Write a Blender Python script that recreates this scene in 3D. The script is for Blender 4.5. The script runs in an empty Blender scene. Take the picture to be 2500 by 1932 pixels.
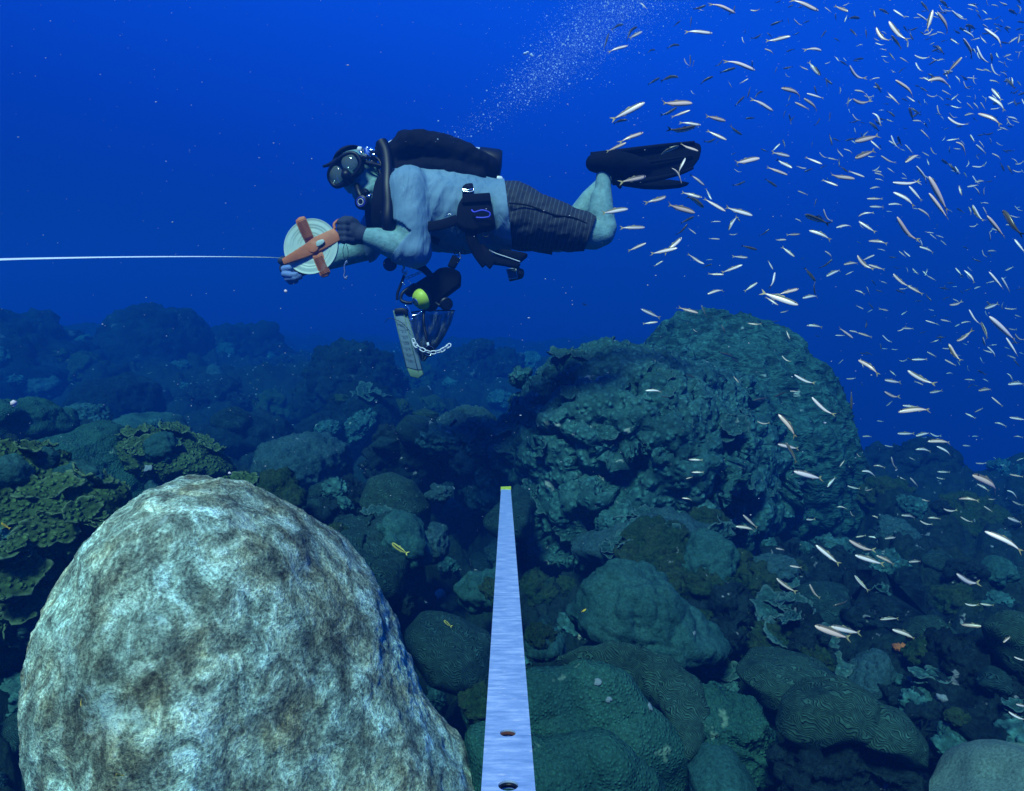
import bpy, bmesh, math, random
import numpy as np
from mathutils import Vector, Matrix, Euler
from mathutils.bvhtree import BVHTree
from math import sin, cos, pi, radians, sqrt, atan2

random.seed(7)
SC = bpy.context.scene
COL = SC.collection

# ------------------------------------------------------------------ camera
F_S = 1250.0 / math.tan(radians(37.0))          # focal length in photo pixels (2500 wide)
PITCH = radians(-8.0)
cam_d = bpy.data.cameras.new('camera')
cam_d.sensor_width = 36.0
cam_d.lens = 18.0 / math.tan(radians(37.0))
cam_d.clip_start = 0.02
cam_d.clip_end = 2000.0
cam = bpy.data.objects.new('camera', cam_d)
COL.objects.link(cam)
cam.location = (0, 0, 0)
cam.rotation_euler = (radians(90.0) + PITCH, 0, 0)
SC.camera = cam
RIGHT = Vector((1, 0, 0))
FWD = Vector((0, cos(PITCH), sin(PITCH)))
UP = Vector((0, -sin(PITCH), cos(PITCH)))

# ------------------------------------------------------------------ world: the open water all round
W = bpy.data.worlds.new('World')
SC.world = W
W.use_nodes = True
nt = W.node_tree
nt.nodes.clear()
tc = nt.nodes.new('ShaderNodeTexCoord')
sx = nt.nodes.new('ShaderNodeSeparateXYZ')
mr = nt.nodes.new('ShaderNodeMapRange')
rp = nt.nodes.new('ShaderNodeValToRGB')
bg = nt.nodes.new('ShaderNodeBackground')
wo = nt.nodes.new('ShaderNodeOutputWorld')
nt.links.new(tc.outputs['Generated'], sx.inputs[0])
tilt = nt.nodes.new('ShaderNodeMath'); tilt.operation = 'MULTIPLY_ADD'; tilt.inputs[1].default_value = 0.20   # the water is a little brighter towards the right
nt.links.new(sx.outputs['X'], tilt.inputs[0]); nt.links.new(sx.outputs['Z'], tilt.inputs[2])
nt.links.new(tilt.outputs[0], mr.inputs['Value'])
mr.inputs['From Min'].default_value = -1.0
mr.inputs['From Max'].default_value = 1.0
nt.links.new(mr.outputs[0], rp.inputs[0])
nt.links.new(rp.outputs[0], bg.inputs['Color'])
nt.links.new(bg.outputs[0], wo.inputs['Surface'])
bg.inputs['Strength'].default_value = 1.0
el = rp.color_ramp.elements
WORLD_STOPS = [(0.0, (0.0003, 0.003, 0.022)), (0.42, (0.0004, 0.006, 0.075)), (0.50, (0.0007, 0.016, 0.24)),
               (0.56, (0.0010, 0.028, 0.40)), (0.68, (0.0024, 0.074, 0.70)), (1.0, (0.006, 0.12, 0.80))]
el[0].position = WORLD_STOPS[0][0]; el[0].color = (*WORLD_STOPS[0][1], 1)
el[1].position = 1.0; el[1].color = (*WORLD_STOPS[-1][1], 1)
for p_, c_ in WORLD_STOPS[1:-1]:
    e_ = el.new(p_); e_.color = (*c_, 1)

# ------------------------------------------------------------------ sun, high and behind the photographer
sun_d = bpy.data.lights.new('sun', 'SUN')
sun_d.energy = 5.0
sun_d.angle = radians(12.0)
sun_d.color = (1.0, 0.90, 0.70)
sun = bpy.data.objects.new('sun', sun_d)
COL.objects.link(sun)
SUN_FROM = Vector((-0.20, -0.58, 0.92)).normalized()
sun.rotation_euler = SUN_FROM.to_track_quat('Z', 'Y').to_euler()
sun.location = SUN_FROM * 30

# ------------------------------------------------------------------ colour management, sampling
SC.view_settings.view_transform = 'Standard'
SC.view_settings.look = 'None'
SC.view_settings.exposure = 0.35
SC.view_settings.gamma = 1.0
SC.render.engine = 'CYCLES'
cy = SC.cycles
cy.use_denoising = True
cy.max_bounces = 4
cy.diffuse_bounces = 2
cy.glossy_bounces = 2
cy.transmission_bounces = 3
cy.transparent_max_bounces = 8
cy.volume_bounces = 1
cy.caustics_reflective = False
cy.caustics_refractive = False
cy.sample_clamp_indirect = 3.0

# ------------------------------------------------------------------ photo pixel -> place
def P(u, v, d):
    """point at depth d (metres along the view axis) seen at photo pixel (u, v) of 2500 x 1932"""
    return RIGHT * ((u - 1250.0) / F_S * d) + UP * ((966.0 - v) / F_S * d) + FWD * d
KD = 2500.0 / 2184.0
def D(u, v, d):
    return P(u * KD, v * KD, d)
def pix(p):
    d = p.dot(FWD)
    return (1250.0 + p.dot(RIGHT) / d * F_S, 966.0 - p.dot(UP) / d * F_S, d)

# ------------------------------------------------------------------ numpy noise
def _h(ix, iy, iz, seed):
    x = (ix.astype(np.uint32) * np.uint32(374761393) + iy.astype(np.uint32) * np.uint32(668265263)
         + iz.astype(np.uint32) * np.uint32(2147483647 - 1274126177) + np.uint32((seed * 974711 + 12345) & 0xffffffff))
    x = (x ^ (x >> np.uint32(13))) * np.uint32(1274126177)
    x = (x ^ (x >> np.uint32(16))) * np.uint32(2246822519)
    x = x ^ (x >> np.uint32(15))
    return x.astype(np.float64) / 4294967296.0
def vnoise(p, seed=0):
    i = np.floor(p).astype(np.int64); f = p - i
    f = f * f * f * (f * (f * 6 - 15) + 10)
    r = 0
    for a in (0, 1):
        wx = f[:, 0] if a else 1 - f[:, 0]
        for b in (0, 1):
            wy = f[:, 1] if b else 1 - f[:, 1]
            for c in (0, 1):
                wz = f[:, 2] if c else 1 - f[:, 2]
                r = r + wx * wy * wz * _h(i[:, 0] + a, i[:, 1] + b, i[:, 2] + c, seed)
    return r * 2 - 1
def fbm(p, oct=4, seed=0, gain=0.5, lac=2.03):
    r = 0; a = 1.0; q = p.copy()
    for k in range(oct):
        r = r + a * vnoise(q, seed + k * 17); a *= gain; q = q * lac + 11.3
    return r
def worley(p, seed=0, two_d=False):
    """distance to nearest point and that cell's random value"""
    i = np.floor(p).astype(np.int64); f = p - i
    best = np.full(len(p), 9.0); cid = np.zeros(len(p))
    for a in (-1, 0, 1):
        for b in (-1, 0, 1):
            for c in ((0,) if two_d else (-1, 0, 1)):
                X, Y, Z = i[:, 0] + a, i[:, 1] + b, i[:, 2] + c
                dx = a + 0.15 + 0.7 * _h(X, Y, Z, seed) - f[:, 0]
                dy = b + 0.15 + 0.7 * _h(X, Y, Z, seed + 5) - f[:, 1]
                d2 = dx * dx + dy * dy
                if not two_d:
                    dz = c + 0.15 + 0.7 * _h(X, Y, Z, seed + 9) - f[:, 2]
                    d2 = d2 + dz * dz
                m = d2 < best
                best = np.where(m, d2, best)
                cid = np.where(m, _h(X, Y, Z, seed + 31), cid)
    return np.sqrt(best), cid
def sstep(a, b, x):
    t = np.clip((x - a) / (b - a), 0, 1)
    return t * t * (3 - 2 * t)

# ------------------------------------------------------------------ mesh helpers
def mesh_np(name, co, faces, smooth=True):
    me = bpy.data.meshes.new(name)
    co = np.asarray(co, dtype=np.float32)
    faces = np.asarray(faces, dtype=np.int32)
    n = faces.shape[1]
    me.vertices.add(len(co)); me.vertices.foreach_set('co', co.ravel())
    me.loops.add(faces.size); me.loops.foreach_set('vertex_index', faces.ravel())
    me.polygons.add(len(faces))
    me.polygons.foreach_set('loop_start', np.arange(0, faces.size, n, dtype=np.int32))
    me.polygons.foreach_set('loop_total', np.full(len(faces), n, dtype=np.int32))
    me.update(calc_edges=True)
    if smooth:
        me.polygons.foreach_set('use_smooth', np.ones(len(faces), dtype=bool))
    me.validate()
    return me
def mesh_pd(name, verts, faces, smooth=True):
    me = bpy.data.meshes.new(name)
    me.from_pydata([tuple(v) for v in verts], [], faces)
    if smooth:
        for p_ in me.polygons: p_.use_smooth = True
    me.update()
    return me
def vnormals(co, faces):
    a, b, c = co[faces[:, 0]], co[faces[:, 1]], co[faces[:, 2]]
    n = np.cross(b - a, c - a)
    r = np.zeros_like(co)
    for k in range(3): np.add.at(r, faces[:, k], n)
    return r / (np.linalg.norm(r, axis=1, keepdims=True) + 1e-12)
def attr(me, name, vals):
    a = me.attributes.new(name, 'FLOAT', 'POINT')
    a.data.foreach_set('value', np.asarray(vals, dtype=np.float32))
def obj(name, me, mat=None, parent=None, loc=None):
    o = bpy.data.objects.new(name, me)
    COL.objects.link(o)
    if mat is not None and me is not None and len(me.materials) == 0:
        me.materials.append(mat)
    if loc is not None: o.location = loc
    if parent is not None: o.parent = parent
    return o
def empty(name, loc):
    o = bpy.data.objects.new(name, None); COL.objects.link(o)
    o.empty_display_size = 0.05
    o.location = loc
    return o
def tag(o, label=None, cat=None, group=None, kind=None):
    if label: o['label'] = label
    if cat: o['category'] = cat
    if group: o['group'] = group
    if kind: o['kind'] = kind
    return o
def adopt(o, root):
    """parent a mesh built in world coordinates under an unrotated root"""
    o.parent = root
    o.location = o.location - root.location
    return o
_ico = {}
def ico(n):
    if n not in _ico:
        bm = bmesh.new(); bmesh.ops.create_icosphere(bm, subdivisions=n, radius=1.0)
        co = np.array([v.co[:] for v in bm.verts]); fa = np.array([[v.index for v in f.verts] for f in bm.faces])
        bm.free(); _ico[n] = (co, fa)
    return _ico[n]

# ------------------------------------------------------------------ materials
_M = {}
def node(nt, t, **kw):
    n = nt.nodes.new(t)
    for k, v in kw.items():
        if k in n.inputs: n.inputs[k].default_value = v
        else: setattr(n, k, v)
    return n
def new_mat(name):
    m = bpy.data.materials.new(name); m.use_nodes = True
    t = m.node_tree
    return m, t, t.nodes['Principled BSDF']
def ramp(t, stops, fac):
    r = t.nodes.new('ShaderNodeValToRGB'); e = r.color_ramp.elements
    e[0].position = stops[0][0]; e[0].color = (*stops[0][1], 1)
    e[1].position = stops[-1][0]; e[1].color = (*stops[-1][1], 1)
    for p_, c_ in stops[1:-1]:
        k = e.new(p_); k.color = (*c_, 1)
    t.links.new(fac, r.inputs[0])
    return r
def plain(name, col, rough=0.6, metal=0.0, spec=0.4, bump=0.0, bscale=60.0, vary=0.15):
    if name in _M: return _M[name]
    m, t, b = new_mat(name)
    tcn = node(t, 'ShaderNodeTexCoord')
    nz = node(t, 'ShaderNodeTexNoise', Scale=bscale * 0.4, Detail=4.0)
    t.links.new(tcn.outputs['Object'], nz.inputs['Vector'])
    r = ramp(t, [(0.3, tuple(c * (1 - vary) for c in col)), (0.7, tuple(min(1, c * (1 + vary)) for c in col))], nz.outputs[0])
    t.links.new(r.outputs[0], b.inputs['Base Color'])
    b.inputs['Roughness'].default_value = rough; b.inputs['Metallic'].default_value = metal
    b.inputs['Specular IOR Level'].default_value = spec
    if bump:
        n2 = node(t, 'ShaderNodeTexNoise', Scale=bscale, Detail=5.0)
        t.links.new(tcn.outputs['Object'], n2.inputs['Vector'])
        bp = node(t, 'ShaderNodeBump', Strength=bump, Distance=0.01)
        t.links.new(n2.outputs[0], bp.inputs['Height']); t.links.new(bp.outputs[0], b.inputs['Normal'])
    _M[name] = m
    return m
def coral(name, cols, scale=8.0, fine=90.0, bump=0.6, pattern=None, pscale=60.0, pcol=None, rim=None, rough=0.85, bdist=0.01, speck=None):
    """living coral / encrusted rock: patchy colour, fine grain, optional meander ('brain') or polyp pattern"""
    if name in _M: return _M[name]
    cols = [(r_ * 0.62, g_, min(1, b2_ * 1.10)) for r_, g_, b2_ in cols]      # red cut, blue raised: light lost in the water put into the colours
    m, t, b = new_mat(name)
    b.inputs['Roughness'].default_value = rough
    b.inputs['Specular IOR Level'].default_value = 0.07
    g = node(t, 'ShaderNodeNewGeometry')
    n1 = node(t, 'ShaderNodeTexNoise', Scale=scale, Detail=9.0, Roughness=0.68, Distortion=0.4)
    t.links.new(g.outputs['Position'], n1.inputs['Vector'])
    k = len(cols)
    base = ramp(t, [(0.30 + 0.40 * i / (k - 1), cols[i]) for i in range(k)], n1.outputs[0]).outputs[0]
    n2 = node(t, 'ShaderNodeTexNoise', Scale=fine, Detail=6.0, Roughness=0.7)
    t.links.new(g.outputs['Position'], n2.inputs['Vector'])
    mx = node(t, 'ShaderNodeMix', data_type='RGBA', blend_type='MULTIPLY')
    mx.inputs[0].default_value = 0.85
    gr = ramp(t, [(0.28, (0.30, 0.30, 0.30)), (0.72, (1.75, 1.75, 1.75))], n2.outputs[0])
    t.links.new(base, mx.inputs[6]); t.links.new(gr.outputs[0], mx.inputs[7])
    colr = mx.outputs[2]
    height = n2.outputs[0]
    if pattern == 'brain':
        n3 = node(t, 'ShaderNodeTexNoise', Scale=pscale, Detail=1.0, Roughness=0.4)
        t.links.new(g.outputs['Position'], n3.inputs['Vector'])
        dt = node(t, 'ShaderNodeVectorMath', operation='DOT_PRODUCT'); dt.inputs[1].default_value = (pscale * 26, pscale * 18, pscale * 32)
        t.links.new(g.outputs['Position'], dt.inputs[0])
        mm = node(t, 'ShaderNodeMath', operation='MULTIPLY_ADD'); mm.inputs[1].default_value = 62.0
        t.links.new(n3.outputs[0], mm.inputs[0]); t.links.new(dt.outputs['Value'], mm.inputs[2])
        sn = node(t, 'ShaderNodeMath', operation='SINE'); t.links.new(mm.outputs[0], sn.inputs[0])
        pr = ramp(t, [(0.2, (0, 0, 0)), (0.8, (1, 1, 1))], node_map01(t, sn.outputs[0]))
        height = pr.outputs[0]
        mx2 = node(t, 'ShaderNodeMix', data_type='RGBA', blend_type='MULTIPLY'); mx2.inputs[0].default_value = 0.7
        pc = ramp(t, [(0.15, pcol or (0.5, 0.5, 0.5)), (0.9, (1.3, 1.3, 1.3))], node_map01(t, sn.outputs[0]))
        t.links.new(colr, mx2.inputs[6]); t.links.new(pc.outputs[0], mx2.inputs[7]); colr = mx2.outputs[2]
    elif pattern == 'polyp':
        vo = node(t, 'ShaderNodeTexVoronoi', Scale=pscale)
        t.links.new(g.outputs['Position'], vo.inputs['Vector'])
        height = ramp(t, [(0.0, (1, 1, 1)), (0.55, (0, 0, 0))], vo.outputs['Distance']).outputs[0]
        mx2 = node(t, 'ShaderNodeMix', data_type='RGBA', blend_type='MULTIPLY'); mx2.inputs[0].default_value = 0.6
        pc = ramp(t, [(0.0, (1.5, 1.5, 1.5)), (0.6, pcol or (0.5, 0.5, 0.5))], vo.outputs['Distance'])
        t.links.new(colr, mx2.inputs[6]); t.links.new(pc.outputs[0], mx2.inputs[7]); colr = mx2.outputs[2]
    elif pattern == 'streak':
        mpn = node(t, 'ShaderNodeMapping'); mpn.inputs['Scale'].default_value = (1, 1, 2.4); t.links.new(g.outputs['Position'], mpn.inputs['Vector'])
        n3 = node(t, 'ShaderNodeTexNoise', Scale=pscale, Detail=3.0, Roughness=0.55, Distortion=0.5); t.links.new(mpn.outputs[0], n3.inputs['Vector'])
        height = n3.outputs[0]
        mx2 = node(t, 'ShaderNodeMix', data_type='RGBA', blend_type='MULTIPLY'); mx2.inputs[0].default_value = 1.0
        pc = ramp(t, [(0.36, (0.45, 0.45, 0.45)), (0.46, (0.8, 0.8, 0.8)), (0.50, (1.45, 1.5, 1.5)), (0.54, (0.85, 0.85, 0.85)), (0.66, (1.1, 1.1, 1.1))], n3.outputs[0])
        t.links.new(colr, mx2.inputs[6]); t.links.new(pc.outputs[0], mx2.inputs[7]); colr = mx2.outputs[2]
    if speck:
        n5 = node(t, 'ShaderNodeTexNoise', Scale=speck[1], Detail=3.0, Roughness=0.6)
        t.links.new(g.outputs['Position'], n5.inputs['Vector'])
        sr = ramp(t, [(speck[2], (0, 0, 0)), (speck[2] + 0.05, (1, 1, 1))], n5.outputs[0])
        mx4 = node(t, 'ShaderNodeMix', data_type='RGBA'); t.links.new(sr.outputs[0], mx4.inputs[0])
        t.links.new(colr, mx4.inputs[6]); mx4.inputs[7].default_value = (*speck[0], 1); colr = mx4.outputs[2]
    if rim:
        at = node(t, 'ShaderNodeAttribute', attribute_name='rim')
        mx3 = node(t, 'ShaderNodeMix', data_type='RGBA'); t.links.new(at.outputs['Fac'], mx3.inputs[0])
        t.links.new(colr, mx3.inputs[6]); mx3.inputs[7].default_value = (*rim, 1); colr = mx3.outputs[2]
    t.links.new(colr, b.inputs['Base Color'])
    bp = node(t, 'ShaderNodeBump', Strength=bump, Distance=bdist)
    t.links.new(height, bp.inputs['Height']); t.links.new(bp.outputs[0], b.inputs['Normal'])
    _M[name] = m
    return m
def node_map01(t, s):
    a = node(t, 'ShaderNodeMath', operation='MULTIPLY_ADD'); a.inputs[1].default_value = 0.5; a.inputs[2].default_value = 0.5
    t.links.new(s, a.inputs[0])
    return a.outputs[0]
# ------------------------------------------------------------------ seabed: one sheet, fine near the camera
def base_z(x, y):
    z = np.interp(y, [-6, 0, 1.5, 3, 5, 8, 14, 24, 40, 90], [-1.7, -1.6, -1.6, -1.75, -1.95, -2.15, -2.25, -2.6, -3.4, -7.0])
    z = z + 0.45 * sstep(-0.6, -2.6, x) * sstep(0.8, 2.2, y) * (1 - sstep(5, 9, y))
    z = z + 0.5 * sstep(-4, -12, x) * sstep(7, 12, y)
    z = z - 9.0 * sstep(0.0, 5.0, x - 0.27 * y - 0.2) * sstep(6.6, 13, y)
    return z
def lumps(x, y, cell, amp, seed):
    p = np.stack([x / cell, y / cell, np.full_like(x, 0.5)], 1)
    w = np.stack([x / cell * 1.7, y / cell * 1.7, np.full_like(x, 3.3)], 1)
    p[:, 0] += 0.35 * vnoise(w, seed + 3); p[:, 1] += 0.35 * vnoise(w + 7.7, seed + 4)
    f, c = worley(p, seed, True)
    return amp * (0.25 + c) * np.sqrt(np.clip(1 - (f / 0.75) ** 2, 0, 1))
def seabed_z(x, y):
    z = base_z(x, y)
    z = z + lumps(x, y, 3.1, 0.75, 11) * sstep(6, 10, y) + lumps(x, y, 1.15, 0.42, 23) + lumps(x, y, 0.42, 0.17, 37) * (1 - sstep(12, 20, y))
    p = np.stack([x * 2.2, y * 2.2, z * 2.2], 1)
    z = z + 0.10 * fbm(p, 4, 5)
    near = 1 - sstep(5, 9, y)
    z = z + near * lumps(x, y, 0.13, 0.075, 51)
    q = np.stack([x * 22, y * 22, z * 22], 1)
    z = z + 0.022 * fbm(q, 3, 71)
    return z
NA, NR = 640, 720
th = np.linspace(radians(-47), radians(47), NA)
rr = np.exp(np.linspace(math.log(0.75), math.log(75.0), NR))
T, R_ = np.meshgrid(th, rr)
X = (R_ * np.sin(T)).ravel(); Y = (R_ * np.cos(T)).ravel()
Z = seabed_z(X, Y)
idx = np.arange(NA * NR).reshape(NR, NA)
fq = np.stack([idx[:-1, :-1].ravel(), idx[:-1, 1:].ravel(), idx[1:, 1:].ravel(), idx[1:, :-1].ravel()], 1)
SB_MAT = coral('seabed', [(0.0035, 0.0083, 0.0063), (0.0088, 0.0192, 0.0138), (0.0195, 0.033, 0.0243), (0.0097, 0.0234, 0.0143), (0.0312, 0.0523, 0.043)],
               scale=5.0, fine=55.0, bump=0.9, bdist=0.02, speck=((0.30, 0.36, 0.36), 14.0, 0.66))
seabed = obj('seabed', mesh_np('seabed', np.stack([X, Y, Z], 1), fq), SB_MAT)
tag(seabed, kind='structure')
REEF = [seabed]

# ------------------------------------------------------------------ massive corals from an outline, with their own depth and thickness
def outline_r(pts, n=256, smooth=3):
    c = np.mean(pts, 0)
    pts = np.asarray(pts, float)
    # area centroid
    x, y = pts[:, 0], pts[:, 1]; x2, y2 = np.roll(x, -1), np.roll(y, -1)
    a = x * y2 - x2 * y; A = a.sum() / 2
    c = np.array([((x + x2) * a).sum() / (6 * A), ((y + y2) * a).sum() / (6 * A)])
    rad = np.zeros(n)
    for k in range(n):
        t = 2 * pi * k / n; dx, dy = cos(t), sin(t); best = 0
        for i in range(len(pts)):
            p0 = pts[i] - c; p1 = pts[(i + 1) % len(pts)] - c
            e = p1 - p0; den = dx * e[1] - dy * e[0]
            if abs(den) < 1e-9: continue
            s = (p0[0] * e[1] - p0[1] * e[0]) / den
            q = (p0[0] * dy - p0[1] * dx) / den
            if s > 0 and -1e-6 <= q <= 1 + 1e-6: best = max(best, s)
        rad[k] = best
    for _ in range(smooth):
        rad = (np.roll(rad, 1) + rad * 2 + np.roll(rad, -1)) / 4
    return c, rad
def blob_co(pts, depth, thick, n=5, smooth=4, square=1.0):
    c, rad = outline_r(pts, smooth=smooth)
    s = depth * KD / F_S
    co, fa = ico(n)
    t = np.arctan2(-co[:, 2], co[:, 0]) % (2 * pi)
    r = np.interp(t, np.linspace(0, 2 * pi, len(rad) + 1), np.append(rad, rad[0])) * s
    pl = np.sqrt(co[:, 0] ** 2 + co[:, 2] ** 2)
    if square != 1.0: pl = pl ** square
    ctr = np.array(D(c[0], c[1], depth)); Rv, Uv, Fv = np.array(RIGHT), np.array(UP), np.array(FWD)
    out = ctr + (r * pl * np.cos(t))[:, None] * Rv - (r * pl * np.sin(t))[:, None] * Uv + (co[:, 1] * thick)[:, None] * Fv
    return out, fa
def disp(co, fa, spec):
    """spec: list of (kind, cell size, amplitude, seed)"""
    for kind, cell, amp, seed in spec:
        nrm = vnormals(co, fa)
        if kind == 'fbm': h = amp * fbm(co / cell, 4, seed)
        elif kind == 'rough': h = amp * fbm(co / cell, 5, seed, gain=0.7)
        elif kind == 'smooth': h = amp * fbm(co / cell, 2, seed)
        elif kind == 'knob':
            f, c = worley(co / cell + 0.25 * vnoise(co / cell * 1.3, seed)[:, None], seed)
            h = amp * (0.4 + 0.8 * c) * np.sqrt(np.clip(1 - (f / 0.72) ** 2, 0, 1))
        elif kind == 'pit':
            f, c = worley(co / cell, seed); h = -amp * (c > 0.45) * np.clip(1 - (f / 0.4) ** 2, 0, 1)
        elif kind == 'fold':
            q = co / cell * np.array([1.0, 1.0, 0.45])
            h = amp * (1 - np.abs(fbm(q, 3, seed)) * 2)
        elif kind == 'terrace':
            g = co[:, 2] / cell + 1.1 * fbm(co / cell * 0.45, 3, seed)
            fr = g - np.floor(g)
            h = amp * (fr ** 0.6) * (0.6 + 0.8 * vnoise(co / cell * 0.8, seed + 2) ** 2) * (1 - np.clip(nrm[:, 2], 0, 1) ** 2)
        h = h - h.mean()
        co = co + nrm * h[:, None]
    return co
def massive(name, pts, depth, thick, mat, spec, label, n=5, cat='coral', smooth=4, group=None, square=1.0):
    co, fa = blob_co(pts, depth, thick, n, smooth, square)
    ctr = co.mean(0); ctr[2] = co[:, 2].min()
    co = disp(co, fa, spec) - ctr
    o = obj(name, mesh_np(name, co, fa), mat, loc=Vector(ctr))
    tag(o, label, cat, group)
    REEF.append(o)
    return o

# materials of the reef
M_BOULDER = None
def boulder_mat():
    m, t, b = new_mat('boulder_coral')
    b.inputs['Roughness'].default_value = 0.9; b.inputs['Specular IOR Level'].default_value = 0.1
    g = node(t, 'ShaderNodeNewGeometry')
    mp = node(t, 'ShaderNodeMapping'); mp.inputs['Scale'].default_value = (1, 1, 0.75)
    mp.inputs['Rotation'].default_value = (0.0, 0.5, 0.3)
    t.links.new(g.outputs['Position'], mp.inputs['Vector'])
    n1 = node(t, 'ShaderNodeTexNoise', Scale=3.2, Detail=4.0, Roughness=0.6, Distortion=0.3)
    t.links.new(mp.outputs[0], n1.inputs['Vector'])
    c1 = ramp(t, [(0.33, (0.62, 0.60, 0.55)), (0.50, (1.2, 1.2, 1.18)), (0.64, (1.75, 1.78, 1.72))], n1.outputs[0])
    n2 = node(t, 'ShaderNodeTexNoise', Scale=17.0, Detail=10.0, Roughness=0.72, Distortion=0.7)
    t.links.new(mp.outputs[0], n2.inputs['Vector'])
    c2 = ramp(t, [(0.34, (0.075, 0.072, 0.055)), (0.45, (0.20, 0.20, 0.155)), (0.53, (0.36, 0.38, 0.30)), (0.60, (0.60, 0.64, 0.54)), (0.68, (0.85, 0.88, 0.80))], n2.outputs[0])
    mx = node(t, 'ShaderNodeMix', data_type='RGBA', blend_type='MULTIPLY'); mx.inputs[0].default_value = 1.0
    t.links.new(c2.outputs[0], mx.inputs[6]); t.links.new(c1.outputs[0], mx.inputs[7])
    n3 = node(t, 'ShaderNodeTexNoise', Scale=150.0, Detail=3.0, Roughness=0.7)
    t.links.new(g.outputs['Position'], n3.inputs['Vector'])
    c3 = ramp(t, [(0.36, (0.42, 0.42, 0.42)), (0.49, (0.95, 0.95, 0.95)), (0.62, (1.55, 1.55, 1.55))], n3.outputs[0])
    mx2 = node(t, 'ShaderNodeMix', data_type='RGBA', blend_type='MULTIPLY'); mx2.inputs[0].default_value = 0.9
    t.links.new(mx.outputs[2], mx2.inputs[6]); t.links.new(c3.outputs[0], mx2.inputs[7])
    # ragged pale scars, then a drifting tint from ochre algae to bluish crust
    n4 = node(t, 'ShaderNodeTexNoise', Scale=10.0, Detail=9.0, Roughness=0.75, Distortion=0.5)
    t.links.new(mp.outputs[0], n4.inputs['Vector'])
    r4 = ramp(t, [(0.57, (0, 0, 0)), (0.66, (0.5, 0.5, 0.5))], n4.outputs[0])
    mx3 = node(t, 'ShaderNodeMix', data_type='RGBA'); t.links.new(r4.outputs[0], mx3.inputs[0])
    t.links.new(mx2.outputs[2], mx3.inputs[6]); mx3.inputs[7].default_value = (0.82, 0.88, 0.82, 1)
    n6 = node(t, 'ShaderNodeTexNoise', Scale=6.0, Detail=8.0, Roughness=0.72)
    t.links.new(g.outputs['Position'], n6.inputs['Vector'])
    r6 = ramp(t, [(0.38, (0.72, 1.0, 1.02)), (0.50, (0.80, 1.0, 0.93)), (0.66, (0.98, 0.96, 0.68))], n6.outputs[0])
    mx4 = node(t, 'ShaderNodeMix', data_type='RGBA', blend_type='MULTIPLY'); mx4.inputs[0].default_value = 1.0
    t.links.new(mx3.outputs[2], mx4.inputs[6]); t.links.new(r6.outputs[0], mx4.inputs[7])
    t.links.new(mx4.outputs[2], b.inputs['Base Color'])
    ad = node(t, 'ShaderNodeMath', operation='MULTIPLY_ADD'); ad.inputs[1].default_value = 0.45
    t.links.new(n3.outputs[0], ad.inputs[0]); t.links.new(n2.outputs[0], ad.inputs[2])
    bp = node(t, 'ShaderNodeBump', Strength=1.0, Distance=0.016)
    t.links.new(ad.outputs[0], bp.inputs['Height']); t.links.new(bp.outputs[0], b.inputs['Normal'])
    return m
M_BOULDER = boulder_mat()
teal = [(0.020, 0.040, 0.034), (0.055, 0.10, 0.08), (0.10, 0.16, 0.13)]
M_PLATE = coral('plate_coral', [(0.0175, 0.0459, 0.0367), (0.04, 0.0917, 0.0734), (0.075, 0.1411, 0.1175)], 6, 60, 0.8, 'polyp', 55, (0.35, 0.35, 0.35), rim=(0.06, 0.13, 0.12), bdist=0.012)
M_MOUND = coral('knobby_coral', [(0.0203, 0.0524, 0.0446), (0.0506, 0.1191, 0.0991), (0.0945, 0.181, 0.1488)], 5, 60, 0.9, 'polyp', 30, (0.3, 0.3, 0.3), bdist=0.016, speck=((0.28, 0.34, 0.28), 9.0, 0.66))
M_DOME = coral('dome_coral', [(0.015, 0.0397, 0.0303), (0.03, 0.0741, 0.0551), (0.0488, 0.1058, 0.0827)], 4, 40, 1.0, 'streak', 9, bdist=0.05, speck=((0.30, 0.40, 0.36), 6.0, 0.68))
M_SMOOTH = coral('smooth_green_coral', [(0.0153, 0.0467, 0.0306), (0.0272, 0.0765, 0.0493), (0.0425, 0.102, 0.068)], 5, 110, 0.8, 'polyp', 110, (0.55, 0.55, 0.55), bdist=0.006, speck=((0.10, 0.19, 0.13), 12.0, 0.68))
M_LUMPY = coral('lumpy_teal_coral', [(0.0144, 0.0406, 0.0306), (0.0288, 0.0722, 0.0564), (0.0448, 0.0949, 0.0752)], 5, 110, 0.6, speck=((0.30, 0.36, 0.34), 22.0, 0.74))
M_BRAIN = coral('brain_coral', [(0.0225, 0.0459, 0.0294), (0.0375, 0.0706, 0.0441), (0.05, 0.0917, 0.0624)], 5, 90, 0.9, 'brain', 24, (0.5, 0.5, 0.5), bdist=0.012)
M_BRAIN2 = coral('brain_coral_dark', [(0.015, 0.0353, 0.0294), (0.025, 0.0529, 0.0404), (0.0375, 0.0706, 0.0588)], 5, 90, 0.9, 'brain', 28, (0.5, 0.5, 0.5), bdist=0.010)
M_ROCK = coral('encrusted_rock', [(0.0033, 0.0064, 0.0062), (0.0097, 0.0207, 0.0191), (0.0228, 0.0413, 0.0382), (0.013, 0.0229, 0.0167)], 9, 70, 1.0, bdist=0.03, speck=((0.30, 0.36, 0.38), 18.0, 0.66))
M_ALGAE = coral('algae_rock', [(0.01, 0.0247, 0.0103), (0.03, 0.0635, 0.022), (0.05, 0.0706, 0.0257), (0.025, 0.06, 0.0367)], 8, 70, 1.0, bdist=0.03, speck=((0.26, 0.33, 0.32), 20.0, 0.69))
M_GREENP = coral('green_plate_coral', [(0.035, 0.055, 0.016), (0.09, 0.13, 0.038), (0.16, 0.20, 0.07)], 8, 70, 1.0, 'polyp', 60, (0.22, 0.22, 0.22), rim=(0.10, 0.18, 0.09), bdist=0.016)
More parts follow.
